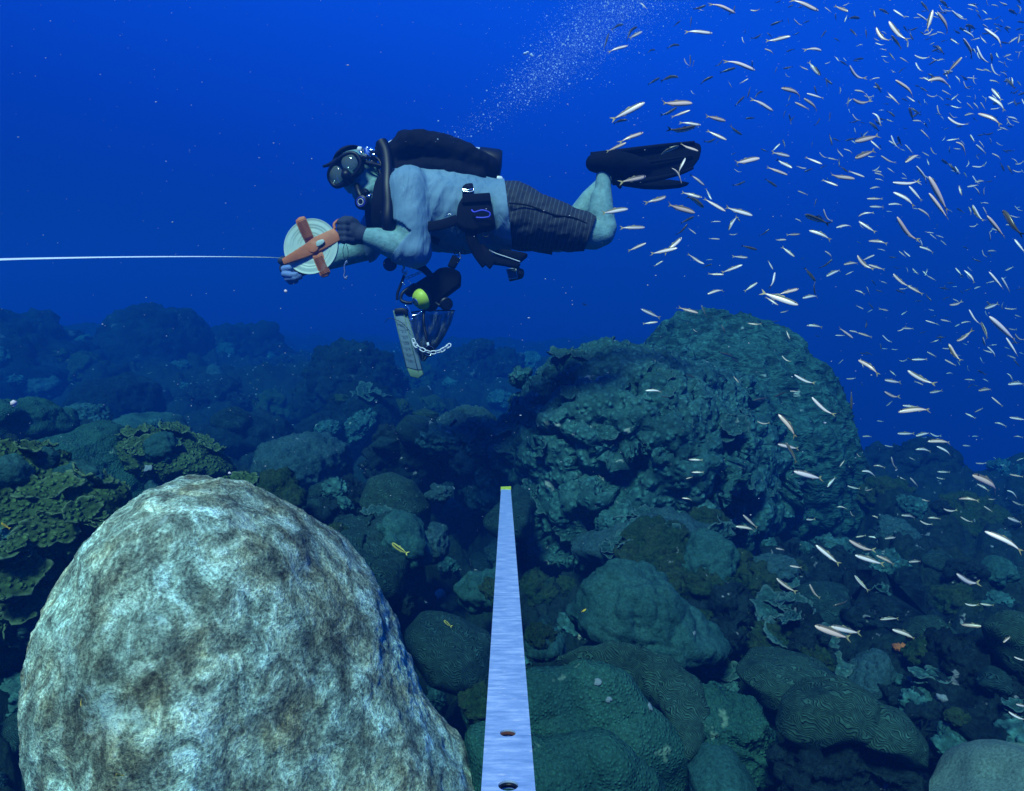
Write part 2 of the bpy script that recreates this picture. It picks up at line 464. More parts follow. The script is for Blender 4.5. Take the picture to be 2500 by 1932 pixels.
M_PALE = coral('pale_encrusted_slope', [(0.0217, 0.0481, 0.0455), (0.0434, 0.0831, 0.0774), (0.0682, 0.1138, 0.1047)], 7, 80, 0.9, bdist=0.02, speck=((0.22, 0.28, 0.27), 20.0, 0.68))
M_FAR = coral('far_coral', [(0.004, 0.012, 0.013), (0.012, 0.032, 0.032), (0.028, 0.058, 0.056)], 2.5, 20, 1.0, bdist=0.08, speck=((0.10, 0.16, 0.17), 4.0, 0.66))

# ---- the big pale boulder coral in front
boulder = massive('boulder_coral', [(140, 1420), (140, 1320), (168, 1212), (226, 1102), (298, 1024), (385, 985), (485, 996), (588, 1055), (672, 1135),
     (740, 1228), (796, 1330), (850, 1430), (915, 1522), (988, 1612), (1040, 1710), (1060, 1900), (900, 2080), (480, 2120), (260, 2030), (195, 1800), (160, 1600)],
     1.60, 0.42, M_BOULDER, [('smooth', 0.40, 0.030, 3), ('smooth', 0.16, 0.010, 9), ('fbm', 0.07, 0.0055, 5), ('knob', 0.03, 0.002, 7), ('rough', 0.02, 0.0026, 8)],
     'huge pale mottled boulder coral filling the lower left foreground', n=7, smooth=5, square=1.3)

C = massive
KN = lambda a, b, s: [('smooth', 0.5, 0.05, s), ('knob', a, b, s + 1), ('rough', 0.05, 0.008, s + 2)]
C('plate_coral_mound', [(1060, 830), (1130, 785), (1190, 745), (1290, 727), (1380, 725), (1480, 765), (1570, 830), (1630, 910), (1650, 1010), (1620, 1110), (1430, 1200), (1250, 1230), (1110, 1180), (1060, 1060), (1045, 940)],
  4.1, 0.95, M_MOUND, [('smooth', 0.7, 0.10, 1), ('terrace', 0.30, 0.20, 6), ('pit', 0.42, 0.20, 16), ('knob', 0.075, 0.046, 2), ('rough', 0.06, 0.010, 3)], 'large teal knobby mound of overlapping plate coral, highest left of the tall dome', n=7)
C('dome_coral', [(1390, 740), (1425, 682), (1490, 664), (1590, 668), (1650, 698), (1705, 762), (1755, 850), (1785, 960), (1800, 1080), (1760, 1200), (1600, 1250), (1420, 1150), (1380, 900)],
  5.1, 1.0, M_DOME, [('smooth', 0.8, 0.08, 4), ('fold', 0.26, 0.034, 8), ('fold', 0.11, 0.018, 9), ('knob', 0.10, 0.008, 5), ('rough', 0.05, 0.010, 6)], 'tall smooth-shouldered dome coral rising behind the plate coral mound', n=7, square=1.2)
# far mounds
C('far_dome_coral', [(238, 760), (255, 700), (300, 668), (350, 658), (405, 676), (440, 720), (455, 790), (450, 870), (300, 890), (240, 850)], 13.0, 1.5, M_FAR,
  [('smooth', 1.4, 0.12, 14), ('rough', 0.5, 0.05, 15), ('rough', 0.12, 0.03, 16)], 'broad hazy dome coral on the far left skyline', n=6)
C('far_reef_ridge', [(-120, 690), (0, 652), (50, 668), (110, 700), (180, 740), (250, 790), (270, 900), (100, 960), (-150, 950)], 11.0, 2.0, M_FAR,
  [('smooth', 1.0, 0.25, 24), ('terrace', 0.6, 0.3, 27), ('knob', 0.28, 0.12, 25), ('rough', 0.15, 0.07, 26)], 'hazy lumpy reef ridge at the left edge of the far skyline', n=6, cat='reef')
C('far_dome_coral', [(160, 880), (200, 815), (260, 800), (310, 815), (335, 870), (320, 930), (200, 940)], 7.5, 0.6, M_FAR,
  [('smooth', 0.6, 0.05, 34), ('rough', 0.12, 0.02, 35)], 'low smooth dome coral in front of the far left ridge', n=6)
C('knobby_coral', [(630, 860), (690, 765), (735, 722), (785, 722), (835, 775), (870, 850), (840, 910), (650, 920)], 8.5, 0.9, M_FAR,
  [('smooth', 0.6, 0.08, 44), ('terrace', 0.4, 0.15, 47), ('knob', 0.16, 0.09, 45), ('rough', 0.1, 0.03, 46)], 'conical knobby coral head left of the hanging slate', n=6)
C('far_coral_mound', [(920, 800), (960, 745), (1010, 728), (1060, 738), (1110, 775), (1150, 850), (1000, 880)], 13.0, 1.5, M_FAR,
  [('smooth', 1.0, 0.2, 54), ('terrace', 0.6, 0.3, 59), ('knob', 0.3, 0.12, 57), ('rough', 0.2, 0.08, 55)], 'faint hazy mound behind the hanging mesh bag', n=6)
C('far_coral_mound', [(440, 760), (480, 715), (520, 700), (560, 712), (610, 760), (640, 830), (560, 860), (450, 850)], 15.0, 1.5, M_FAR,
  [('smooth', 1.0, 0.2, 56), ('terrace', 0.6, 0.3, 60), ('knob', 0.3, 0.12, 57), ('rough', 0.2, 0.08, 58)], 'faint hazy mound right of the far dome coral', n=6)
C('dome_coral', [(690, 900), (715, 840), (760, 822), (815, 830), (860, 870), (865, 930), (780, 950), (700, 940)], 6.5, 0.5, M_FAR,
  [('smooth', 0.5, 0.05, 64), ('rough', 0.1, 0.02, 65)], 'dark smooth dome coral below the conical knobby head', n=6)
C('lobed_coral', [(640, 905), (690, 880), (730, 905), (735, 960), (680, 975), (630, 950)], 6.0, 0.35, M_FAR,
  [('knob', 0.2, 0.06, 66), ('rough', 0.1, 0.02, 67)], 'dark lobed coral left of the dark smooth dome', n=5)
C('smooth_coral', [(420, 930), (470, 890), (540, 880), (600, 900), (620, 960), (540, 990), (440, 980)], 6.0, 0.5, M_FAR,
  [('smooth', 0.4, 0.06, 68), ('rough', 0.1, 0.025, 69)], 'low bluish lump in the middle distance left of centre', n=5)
# left middle distance
C('smooth_coral', [(72, 1020), (100, 945), (180, 912), (240, 928), (290, 965), (330, 1020), (330, 1080), (120, 1090)], 3.1, 0.35, M_SMOOTH,
  [('smooth', 0.25, 0.05, 74), ('rough', 0.06, 0.008, 75)], 'smooth dark green lobed coral behind the left shoulder of the pale boulder', n=6)
C('smooth_coral', [(-60, 900), (0, 858), (60, 850), (110, 870), (130, 920), (90, 990), (-60, 1000)], 3.6, 0.4, M_SMOOTH,
  [('smooth', 0.25, 0.05, 76), ('knob', 0.1, 0.02, 78), ('rough', 0.06, 0.008, 77)], 'smooth dark green coral at the left edge above the leafy green coral', n=6)
C('plate_coral', [(250, 945), (300, 912), (370, 920), (445, 955), (500, 1005), (440, 1045), (290, 1020)], 3.2, 0.24, M_GREENP,
  [('knob', 0.045, 0.018, 84), ('rough', 0.03, 0.006, 85)], 'bright green knobby plate coral just above the top of the pale boulder', n=6)
C('plate_coral', [(470, 1020), (520, 1010), (570, 1030), (590, 1060), (560, 1080), (490, 1070)], 2.6, 0.15, M_GREENP,
  [('knob', 0.045, 0.015, 86), ('rough', 0.03, 0.006, 87)], 'small green knobby coral peeping over the right shoulder of the pale boulder', n=5)
C('smooth_coral', [(240, 915), (270, 890), (320, 878), (370, 892), (400, 930), (330, 950), (260, 945)], 4.6, 0.3, M_LUMPY,
  [('smooth', 0.25, 0.03, 88), ('rough', 0.06, 0.008, 89)], 'low green dome behind the bright green plate coral', n=5)
C('boulder_coral', [(556, 1000), (575, 945), (630, 922), (690, 926), (735, 955), (745, 1020), (700, 1080), (600, 1090)], 4.2, 0.4, M_PALE,
  [('smooth', 0.3, 0.03, 94), ('rough', 0.05, 0.014, 95)], 'bluish rounded boulder in the middle distance right of the pale boulder top', n=6)
C('brain_coral', [(768, 1070), (790, 1020), (830, 1008), (880, 1028), (918, 1080), (915, 1130), (860, 1150), (790, 1130)], 3.0, 0.20, M_BRAIN,
  [('smooth', 0.2, 0.012, 97)], 'olive brain coral dome left of the tip of the metal bar', n=6)
C('knobby_coral', [(640, 1090), (680, 1040), (740, 1020), (780, 1050), (790, 1110), (720, 1130), (650, 1130)], 3.1, 0.25, M_ROCK,
  [('knob', 0.07, 0.03, 98), ('rough', 0.05, 0.02, 99)], 'dark knobby coral left of the olive brain coral dome', n=6)
C('lumpy_coral', [(688, 1160), (712, 1098), (790, 1080), (860, 1108), (905, 1180), (910, 1270), (850, 1310), (760, 1260)], 2.45, 0.25, M_BRAIN2,
  [('smooth', 0.25, 0.05, 104), ('knob', 0.12, 0.03, 105), ('rough', 0.03, 0.004, 106)], 'dark lumpy coral against the right flank of the pale boulder', n=6)
C('brain_coral', [(855, 1350), (895, 1315), (980, 1322), (1040, 1360), (1060, 1450), (1000, 1490), (910, 1450)], 2.0, 0.16, M_BRAIN2,
  [('smooth', 0.2, 0.02, 107)], 'dark ridged brain coral between the pale boulder and the metal bar', n=6)
C('knobby_coral', [(970, 1255), (1000, 1225), (1060, 1215), (1100, 1240), (1090, 1295), (1000, 1300)], 2.5, 0.12, M_LUMPY,
  [('knob', 0.06, 0.025, 108), ('rough', 0.03, 0.006, 109)], 'small lobed coral beside the left edge of the metal bar', n=5)
C('lumpy_coral', [(890, 1150), (920, 1120), (950, 1130), (955, 1180), (930, 1200), (895, 1190)], 2.8, 0.1, M_PALE,
  [('knob', 0.06, 0.02, 110), ('rough', 0.03, 0.006, 111)], 'small pale lump right of the dark lumpy coral', n=5)
C('knobby_coral', [(905, 1055), (925, 1035), (960, 1040), (965, 1060), (935, 1075)], 3.0, 0.06, M_PALE,
  [('knob', 0.04, 0.015, 112), ('rough', 0.03, 0.006, 113)], 'tiny pale coral knob right of the olive brain coral dome', n=5)
C('brain_coral', [(1075, 1075), (1100, 1035), (1130, 1050), (1140, 1120), (1120, 1170), (1080, 1150)], 3.2, 0.15, M_BRAIN2,
  [('smooth', 0.2, 0.02, 114)], 'dark finely ridged coral just right of the yellow bar tip', n=5)
C('encrusted_slope', [(925, 900), (985, 868), (1040, 885), (1075, 940), (1075, 1050), (1000, 1090), (950, 1000)], 4.3, 0.4, M_PALE,
  [('smooth', 0.3, 0.06, 117), ('pit', 0.12, 0.05, 119), ('rough', 0.05, 0.014, 118)], 'pale sandy encrusted slope left of the plate coral mound', n=6, cat='reef rock')
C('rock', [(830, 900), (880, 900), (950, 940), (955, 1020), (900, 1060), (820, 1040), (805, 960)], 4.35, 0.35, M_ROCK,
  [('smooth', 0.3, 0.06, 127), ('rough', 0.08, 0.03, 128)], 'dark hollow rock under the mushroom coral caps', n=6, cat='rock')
C('mushroom_coral', [(845, 915), (870, 888), (925, 892), (962, 930), (955, 960), (900, 962), (860, 945)], 4.1, 0.24, M_BRAIN2,
  [('smooth', 0.15, 0.02, 137)], 'wide dark mushroom coral cap on the hollow rock', n=5)
C('mushroom_coral', [(793, 948), (815, 930), (850, 938), (855, 962), (810, 968)], 4.05, 0.16, M_BRAIN2,
  [('smooth', 0.15, 0.015, 138)], 'narrow dark mushroom coral cap left of the wide cap', n=5)
C('brain_coral', [(880, 880), (905, 872), (935, 880), (940, 895), (890, 897)], 4.4, 0.14, M_BRAIN,
  [('smooth', 0.15, 0.01, 139)], 'little flat brain coral just behind the wide mushroom cap', n=5)
# right middle
C('knobby_coral', [(1085, 800), (1105, 782), (1130, 790), (1135, 815), (1110, 830), (1090, 822)], 4.4, 0.12, M_MOUND,
  [('knob', 0.06, 0.03, 140), ('rough', 0.04, 0.01, 141)], 'small knob of coral at the upper left corner of the plate coral mound', n=5)
C('plate_coral', [(1205, 1160), (1280, 1125), (1430, 1085), (1540, 1095), (1560, 1130), (1500, 1150), (1340, 1210), (1230, 1200)], 3.05, 0.3, M_PALE,
  [('smooth', 0.2, 0.04, 147), ('knob', 0.06, 0.012, 148), ('rough', 0.03, 0.005, 149)], 'pale sloping coral shelf at the foot of the plate coral mound', n=6)
C('algae_rock', [(1320, 1210), (1420, 1160), (1540, 1160), (1640, 1220), (1660, 1330), (1560, 1390), (1400, 1330)], 2.8, 0.35, M_ALGAE,
  [('smooth', 0.25, 0.06, 157), ('terrace', 0.16, 0.10, 160), ('knob', 0.07, 0.03, 161), ('rough', 0.1, 0.03, 158), ('rough', 0.03, 0.008, 159)], 'olive algae covered rock behind the large lumpy coral plate', n=6, cat='rock')
C('lumpy_coral', [(1203, 1310), (1240, 1235), (1300, 1202), (1370, 1200), (1440, 1238), (1500, 1310), (1552, 1372), (1520, 1405), (1400, 1420), (1290, 1400)], 2.3, 0.22, M_LUMPY,
  [('smooth', 0.2, 0.03, 167), ('fold', 0.14, 0.012, 220), ('knob', 0.055, 0.016, 168), ('rough', 0.02, 0.003, 169)], 'large rounded teal coral plate right of the metal bar', n=6)
C('knobby_coral', [(1120, 1350), (1160, 1335), (1200, 1355), (1210, 1390), (1160, 1405), (1115, 1390)], 2.1, 0.09, M_LUMPY,
  [('knob', 0.035, 0.012, 170), ('rough', 0.02, 0.003, 171)], 'small teal knobby coral against the right edge of the metal bar', n=5)
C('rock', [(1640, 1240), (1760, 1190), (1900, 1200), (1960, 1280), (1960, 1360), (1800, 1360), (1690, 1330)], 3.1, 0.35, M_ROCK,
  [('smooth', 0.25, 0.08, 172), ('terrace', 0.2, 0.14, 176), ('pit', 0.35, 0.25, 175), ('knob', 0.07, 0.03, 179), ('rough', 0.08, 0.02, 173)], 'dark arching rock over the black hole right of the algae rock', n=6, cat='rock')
C('rubble_rock', [(1640, 1360), (1690, 1300), (1740, 1310), (1760, 1380), (1740, 1440), (1680, 1440)], 2.3, 0.14, M_ROCK,
  [('knob', 0.07, 0.04, 177), ('rough', 0.05, 0.02, 178)], 'craggy upright rock left of the black hole', n=6, cat='rock')
C('plate_coral', [(1575, 1440), (1610, 1405), (1690, 1395), (1770, 1415), (1775, 1470), (1690, 1492), (1610, 1485)], 2.05, 0.16, M_BRAIN,
  [('smooth', 0.15, 0.02, 187)], 'ridged round coral plate below the craggy upright rock', n=6)
C('knobby_coral', [(1770, 1470), (1820, 1425), (1885, 1388), (1898, 1420), (1880, 1460), (1820, 1500)], 2.15, 0.09, M_PALE,
  [('knob', 0.022, 0.009, 188), ('smooth', 0.2, 0.01, 189)], 'pale honeycombed cone coral left of the orange sponge', n=6)
C('brain_coral', [(1935, 1355), (1965, 1318), (2005, 1315), (2032, 1345), (2025, 1385), (1950, 1388)], 2.25, 0.08, M_BRAIN,
  [('smooth', 0.1, 0.01, 190)], 'small dome brain coral above the orange sponge', n=5)
C('sponge', [(1910, 1380), (1940, 1375), (1985, 1395), (2000, 1430), (1960, 1470), (1925, 1420)], 2.25, 0.06, plain('orange_sponge', (0.42, 0.13, 0.03), 0.9, bump=0.8, bscale=120),
  [('knob', 0.03, 0.015, 191), ('rough', 0.02, 0.005, 192)], 'orange encrusting sponge under the small dome brain coral', n=5, cat='sponge')
C('encrusted_rock', [(1960, 1420), (2060, 1360), (2130, 1380), (2140, 1480), (2180, 1580), (2100, 1688), (1960, 1660), (1900, 1560), (1890, 1490)], 2.0, 0.28, M_ROCK,
  [('smooth', 0.2, 0.06, 193), ('terrace', 0.15, 0.10, 202), ('pit', 0.25, 0.12, 203), ('knob', 0.06, 0.03, 195), ('rough', 0.06, 0.02, 194)], 'tall dark encrusted rock on the right below the small brain coral', n=6, cat='rock')
C('brain_coral', [(2120, 1340), (2160, 1315), (2230, 1320), (2260, 1400), (2220, 1470), (2170, 1480), (2140, 1420)], 1.9, 0.10, M_BRAIN,
  [('smooth', 0.12, 0.02, 196)], 'upright ridged brain coral plate at the right edge', n=6)
C('smooth_coral', [(2000, 1740), (2080, 1700), (2140, 1665), (2190, 1630), (2300, 1610), (2320, 1790), (2060, 1820)], 1.45, 0.2, coral('tan_coral', [(0.11, 0.13, 0.095), (0.16, 0.18, 0.13)], 5, 160, 0.4),
  [('smooth', 0.12, 0.02, 197)], 'smooth tan coral lump in the bottom right corner', n=6)
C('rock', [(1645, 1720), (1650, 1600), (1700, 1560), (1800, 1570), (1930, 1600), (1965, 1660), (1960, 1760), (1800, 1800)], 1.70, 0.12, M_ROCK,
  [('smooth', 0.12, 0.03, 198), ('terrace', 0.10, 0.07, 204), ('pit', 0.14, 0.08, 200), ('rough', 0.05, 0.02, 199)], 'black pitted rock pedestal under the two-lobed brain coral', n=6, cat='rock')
def joined(name, lobes, mat, spec, label, cat='coral', n=6):
    Vs, Fs, off = [], [], 0
    for pts, depth, thick in lobes:
        co, fa = blob_co(pts, depth, thick, n, 3); co = disp(co, fa, spec)
        Vs.append(co); Fs.append(fa + off); off += len(co)
    co = np.concatenate(Vs); fa = np.concatenate(Fs); ctr = co.mean(0); ctr[2] = co[:, 2].min()
    o = obj(name, mesh_np(name, co - ctr, fa), mat, loc=Vector(ctr)); tag(o, label, cat); REEF.append(o)
    return o
bc = joined('brain_coral', [([(1655, 1560), (1675, 1500), (1735, 1456), (1800, 1450), (1860, 1480), (1880, 1530), (1850, 1570), (1780, 1565), (1700, 1590)], 1.70, 0.11),
                            ([(1790, 1560), (1815, 1515), (1870, 1498), (1930, 1522), (1968, 1570), (1965, 1625), (1920, 1625), (1860, 1590)], 1.68, 0.10)], M_BRAIN,
  [('smooth', 0.12, 0.008, 201)], 'two-lobed brain coral cap on the black pedestal, bottom right')
# green mound at bottom centre
C('smooth_coral', [(1050, 1500), (1140, 1430), (1240, 1405), (1340, 1430), (1430, 1510), (1480, 1590), (1470, 1690), (1250, 1780), (1060, 1760)], 1.85, 0.13, M_SMOOTH,
  [('smooth', 0.22, 0.045, 207), ('knob', 0.16, 0.02, 230), ('rough', 0.02, 0.002, 208)], 'smooth green coral mound below the metal bar, bottom centre', n=6)
C('smooth_coral', [(1000, 1560), (1150, 1580), (1290, 1590), (1390, 1640), (1430, 1720), (1300, 1850), (1000, 1850), (950, 1700)], 1.68, 0.12, M_SMOOTH,
  [('smooth', 0.22, 0.04, 209), ('knob', 0.16, 0.018, 231), ('rough', 0.02, 0.002, 210)], 'lowest lobe of smooth green coral cut by the bottom edge', n=6)
C('smooth_coral', [(990, 1500), (1020, 1465), (1060, 1470), (1090, 1540), (1060, 1600), (1010, 1560)], 1.9, 0.1, M_SMOOTH,
  [('smooth', 0.2, 0.02, 211), ('rough', 0.02, 0.002, 212)], 'small green lobe in the gap between pale boulder and metal bar', n=5)
C('smooth_coral', [(1440, 1480), (1530, 1440), (1610, 1480), (1660, 1570), (1640, 1700), (1520, 1720), (1420, 1600)], 1.92, 0.12, M_SMOOTH,
  [('smooth', 0.2, 0.05, 213), ('terrace', 0.14, 0.05, 232), ('rough', 0.04, 0.008, 214)], 'green coral sheet between the curved brain ridge and the black pedestal', n=6)
C('smooth_coral', [(1460, 1640), (1510, 1600), (1560, 1610), (1600, 1660), (1590, 1740), (1470, 1760)], 1.75, 0.12, M_LUMPY,
  [('smooth', 0.2, 0.02, 215), ('rough', 0.02, 0.003, 216)], 'dull green lobe with a cracked edge at the bottom right of the green mound', n=5)
# ------------------------------------------------------------------ coral plates and smaller corals growing on the reef
def plate_mesh(name, seed, knob=0.09):
    rs = np.random.RandomState(seed)
    nr, na = 9, 44
    ph = rs.rand(4) * 6.28
    def rimr(t): return 1 + 0.13 * np.sin(2 * t + ph[0]) + 0.09 * np.sin(5 * t + ph[1]) + 0.06 * np.sin(9 * t + ph[2]) + 0.04 * np.sin(15 * t + ph[3])
    V = []; rim = []
    for side in (0, 1):
        for i in range(nr + 1):
            f = (i / nr) ** 0.85
            for k in range(na):
                t = 2 * pi * k / na
                r = f * rimr(t)
                x, y = r * cos(t), 0.55 + r * sin(t) * 0.95
                z = 0.10 * f * f + f ** 3 * (0.10 * sin(4 * t + ph[1]) + 0.06 * sin(9 * t + ph[2]))
                th = 0.05 * (1 - f ** 4) + 0.012
                V.append((x, y, z if side == 0 else z - th * 1.6)); rim.append(max(0.0, (f - 0.86) / 0.14) if side == 0 else 0.3 * max(0.0, (f - 0.9) / 0.1))
    co = np.array(V)
    top = np.arange(len(co)) < (nr + 1) * na
    w, c = worley(np.stack([co[:, 0] / 0.17, co[:, 1] / 0.17, np.full(len(co), 0.3)], 1), seed, True)
    co[:, 2] += np.where(top, knob * (0.4 + c) * np.sqrt(np.clip(1 - (w / 0.7) ** 2, 0, 1)), 0)
    F = []
    L = (nr + 1) * na
    for i in range(nr):
        for k in range(na):
            k2 = (k + 1) % na
            a, b, c_, d = i * na + k, i * na + k2, (i + 1) * na + k2, (i + 1) * na + k
            F.append((a, d, c_, b)); F.append((L + a, L + b, L + c_, L + d))
    for k in range(na):
        k2 = (k + 1) % na
        F.append((nr * na + k, L + nr * na + k, L + nr * na + k2, nr * na + k2))
    me = mesh_np(name, co, np.array(F))
    n = len(me.vertices)
    attr(me, 'rim', rim[:n] if len(rim) >= n else np.zeros(n))
    return me
PLATES = [plate_mesh('plate', 100 + k) for k in range(5)]
PLATES_G = [plate_mesh('plate', 200 + k, 0.09) for k in range(4)]
def set_mat(l, m):
    for me in l: me.materials.append(m)
set_mat(PLATES, M_PLATE); set_mat(PLATES_G, M_GREENP)
def frame_from(out, up):
    y = Vector(out).normalized(); z = Vector(up); z = (z - y * z.dot(y)).normalized(); x = y.cross(z)
    return Matrix((x, y, z)).transposed()
def grow_plates(host, n, seed, lo, hi, protos, facing=0.15, tilt=0.35, lift=0.0, minz=-9, uvbox=None, shingle=False):
    """plates shingling the face of a coral; each is a part of its host"""
    rs = random.Random(seed)
    me = host.data
    N = len(me.vertices)
    co = np.zeros(N * 3, dtype=np.float32); me.vertices.foreach_get('co', co); co = co.reshape(-1, 3)
    no = np.zeros(N * 3, dtype=np.float32); me.vertices.foreach_get('normal', no); no = no.reshape(-1, 3)
    placed = 0; tries = 0; pos = []
    while placed < n and tries < n * 60:
        tries += 1
        i = rs.randrange(N)
        p = Vector(co[i]); nn = Vector(no[i]); w = p + host.location
        if nn.dot(-w.normalized()) < facing or nn.z < -0.3: continue
        if uvbox:
            u, v, d = pix(w)
            if not (uvbox[0] < u / KD < uvbox[2] and uvbox[1] < v / KD < uvbox[3]): continue
        s = rs.uniform(lo, hi)
        if any((p - q).length < 0.75 * (s + t) * 0.5 for q, t in pos): continue
        pos.append((p, s))
        h = Vector((nn.x, nn.y, 0))
        if h.length < 0.1: h = Vector((0, -1, 0))
        h.normalize()
        h = (h + Vector((rs.uniform(-.4, .4), rs.uniform(-.3, .3), 0))).normalized()
        up = (Vector((0, 0, 1)) * (1 - tilt) + nn * tilt * 1.4 + Vector((rs.uniform(-.2, .2), rs.uniform(-.2, .2), 0))).normalized()
        out = (h - Vector((0, 0, rs.uniform(0.1, 0.55)))).normalized()
        if shingle:
            tn = (nn * nn.z - Vector((0, 0, 1)))
            if tn.length > 0.05: out = (tn.normalized() * 0.85 + h * 0.35).normalized(); up = (nn + Vector((0, 0, 0.35))).normalized()
        M = frame_from(out, up)
        o = obj('plate', rs.choice(protos), None, host)
        o.matrix_local = Matrix.Translation(p - out * s * 0.35 + nn * lift) @ M.to_4x4() @ Matrix.Diagonal((s * rs.uniform(.8, 1.25), s * rs.uniform(.7, 1.0), s * rs.uniform(.8, 1.2), 1))
        placed += 1
    return placed
by = {}
for o in REEF: by.setdefault(o.get('label', o.name), o)
mound = [o for o in REEF if o.name.startswith('plate_coral_mound')][0]
grow_plates(mound, 45, 3, 0.04, 0.09, PLATES, tilt=1.0, shingle=True)
for o in REEF:
    l = o.get('label', '')
    if l.startswith('bright green knobby plate'): grow_plates(o, 10, 5, 0.04, 0.09, PLATES_G, tilt=1.0, shingle=True)
    if l.startswith('small green knobby coral peeping'): grow_plates(o, 4, 6, 0.03, 0.06, PLATES_G, tilt=1.0, shingle=True)
    if l.startswith('pale sloping coral shelf'): grow_plates(o, 7, 7, 0.05, 0.10, PLATES, tilt=1.0, shingle=True)
    if l.startswith('craggy upright'): grow_plates(o, 10, 8, 0.04, 0.09, PLATES, tilt=0.4)
    if l.startswith('pale sandy encrusted'): grow_plates(o, 5, 9, 0.05, 0.09, PLATES, tilt=1.0, shingle=True)
# leafy green coral at the left edge
leafy = C('leafy_coral', [(-160, 1010), (0, 950), (60, 960), (150, 1000), (230, 1050), (230, 1120), (150, 1220), (80, 1330), (30, 1450), (-160, 1500)], 2.05, 0.3, M_GREENP,
  [('smooth', 0.25, 0.06, 301), ('terrace', 0.16, 0.07, 305), ('knob', 0.04, 0.022, 304), ('rough', 0.03, 0.010, 302)], 'ruffled leafy green coral at the left edge beside the pale boulder', n=6)
grow_plates(leafy, 38, 11, 0.03, 0.075, PLATES_G, tilt=1.0, shingle=True)

# ---- smaller corals on the seabed: prototypes, then copies, each an individual
def small_blob(name, seed, spec, n=4, flat=0.7, wob=0.25):
    co, fa = ico(n)
    co = co * np.array([1, 1, flat])
    co = co * (1 + wob * fbm(co * 1.1 + seed, 2, seed))[:, None]
    return mesh_np(name, disp(co, fa, spec), fa)
protos = {
 'knobby_coral': ([small_blob('knobby_coral', k, [('smooth', 0.8, 0.2, k), ('terrace', 0.5, 0.22, k + 5), ('knob', 0.28, 0.16, k), ('rough', 0.2, 0.06, k + 1)], n=5) for k in (1, 2, 3)], M_MOUND, 'knobby coral'),
 'dome_coral': ([small_blob('dome_coral', k, [('smooth', 0.7, 0.12, k), ('knob', 0.35, 0.08, k + 2), ('rough', 0.2, 0.05, k)], n=5) for k in (4, 5)], M_LUMPY, 'rounded coral'),
 'brain_coral': ([small_blob('brain_coral', k, [('smooth', 0.8, 0.05, k)]) for k in (6, 7)], M_BRAIN2, 'brain coral'),
 'rock': ([small_blob('rock', k, [('smooth', 0.7, 0.25, k), ('terrace', 0.45, 0.25, k + 3), ('rough', 0.35, 0.14, k), ('pit', 0.5, 0.3, k)], n=5) for k in (8, 9, 10)], M_ROCK, 'encrusted rock'),
 'algae_rock': ([small_blob('algae_rock', k, [('smooth', 0.7, 0.2, k), ('terrace', 0.5, 0.2, k), ('rough', 0.3, 0.14, k)], n=5) for k in (11, 12)], M_ALGAE, 'algae rock'),
 'pale_coral': ([small_blob('pale_coral', k, [('smooth', 0.7, 0.2, k), ('knob', 0.2, 0.12, k), ('rough', 0.15, 0.06, k)], n=5) for k in (13, 14)], M_PALE, 'pale coral'),
}
for k, (ms, mt, _) in protos.items(): set_mat(ms, mt)
bpy.context.view_layer.update()
DG = bpy.context.evaluated_depsgraph_get()
def cast(u, v):
    """first reef surface seen at overview pixel (u, v)"""
    d = D(u, v, 1.0).normalized()
    ok, loc, nn, i, o, m = SC.ray_cast(DG, (0, 0, 0), d)
    return (loc, nn, o) if ok else (None, None, None)
REGION = [  # where in the picture, in words one can find
 ((0, 640, 240, 900), 'on the far left ridge'), ((240, 640, 640, 900), 'on the hazy reef flat near the far dome coral'), ((640, 640, 1060, 880), 'on the hazy reef flat below the diver'),
 ((0, 860, 560, 1400), 'behind the pale boulder on the left'), ((560, 860, 800, 1120), 'on the dark reef right of the pale boulder top'),
 ((800, 860, 1080, 1100), 'beside the dark mushroom coral caps'), ((680, 1100, 1080, 1688), 'in the dark gap between pale boulder and metal bar'),
 ((1060, 700, 1640, 1150), 'on the flank of the plate coral mound'), ((1060, 1100, 1330, 1500), 'beside the right edge of the metal bar'),
 ((1330, 1100, 1700, 1500), 'around the algae covered rock'), ((1640, 850, 1900, 1250), 'at the foot of the tall dome coral'), ((1880, 850, 2184, 1100), 'on the crest of the right reef slope'),
 ((1850, 1080, 2184, 1330), 'on the right reef slope'), ((1600, 1250, 2184, 1500), 'near the black hole in the lower right'), ((1080, 1400, 2184, 1688), 'among the brain corals at the bottom right')]
def region(u, v):
    for (a, b, c, d), s in REGION:
        if a <= u < c and b <= v < d: return s
    return 'on the reef'
SKIP = ('huge pale', 'smooth green coral mound', 'lowest lobe', 'two-lobed', 'large rounded teal', 'tall smooth', 'broad hazy', 'smooth dark', 'smooth tan', 'olive brain', 'small dome brain', 'low smooth dome', 'pale honeycombed', 'green coral sheet', 'conical', 'bluish rounded', 'upright ridged', 'large teal knobby', 'black pitted', 'ridged round', 'dark ridged', 'dull green')
rs = random.Random(21)
kinds = ['knobby_coral', 'knobby_coral', 'knobby_coral', 'dome_coral', 'brain_coral', 'rock', 'rock', 'algae_rock', 'algae_rock', 'pale_coral', 'plates']
spots = []
tries = 0
while len(spots) < 125 and tries < 6000:
    tries += 1
    u, v = rs.uniform(-40, 2220), rs.uniform(680, 1700)
    loc, nn, o = cast(u, v)
    if loc is None or loc.length > 16: continue
    if any(str(o.get('label', '')).startswith(s) for s in SKIP) or (o.parent is not None): continue
    px = rs.choice((rs.uniform(18, 34), rs.uniform(34, 80), rs.uniform(40, 80))) * (1.0 if v > 950 else 0.75)
    if any((u - a) ** 2 + ((v - b) * 1.3) ** 2 < (0.8 * (px + c)) ** 2 for a, b, c in [(s[0], s[1], s[2]) for s in spots]): continue
    spots.append((u, v, px, loc.copy(), nn.copy()))
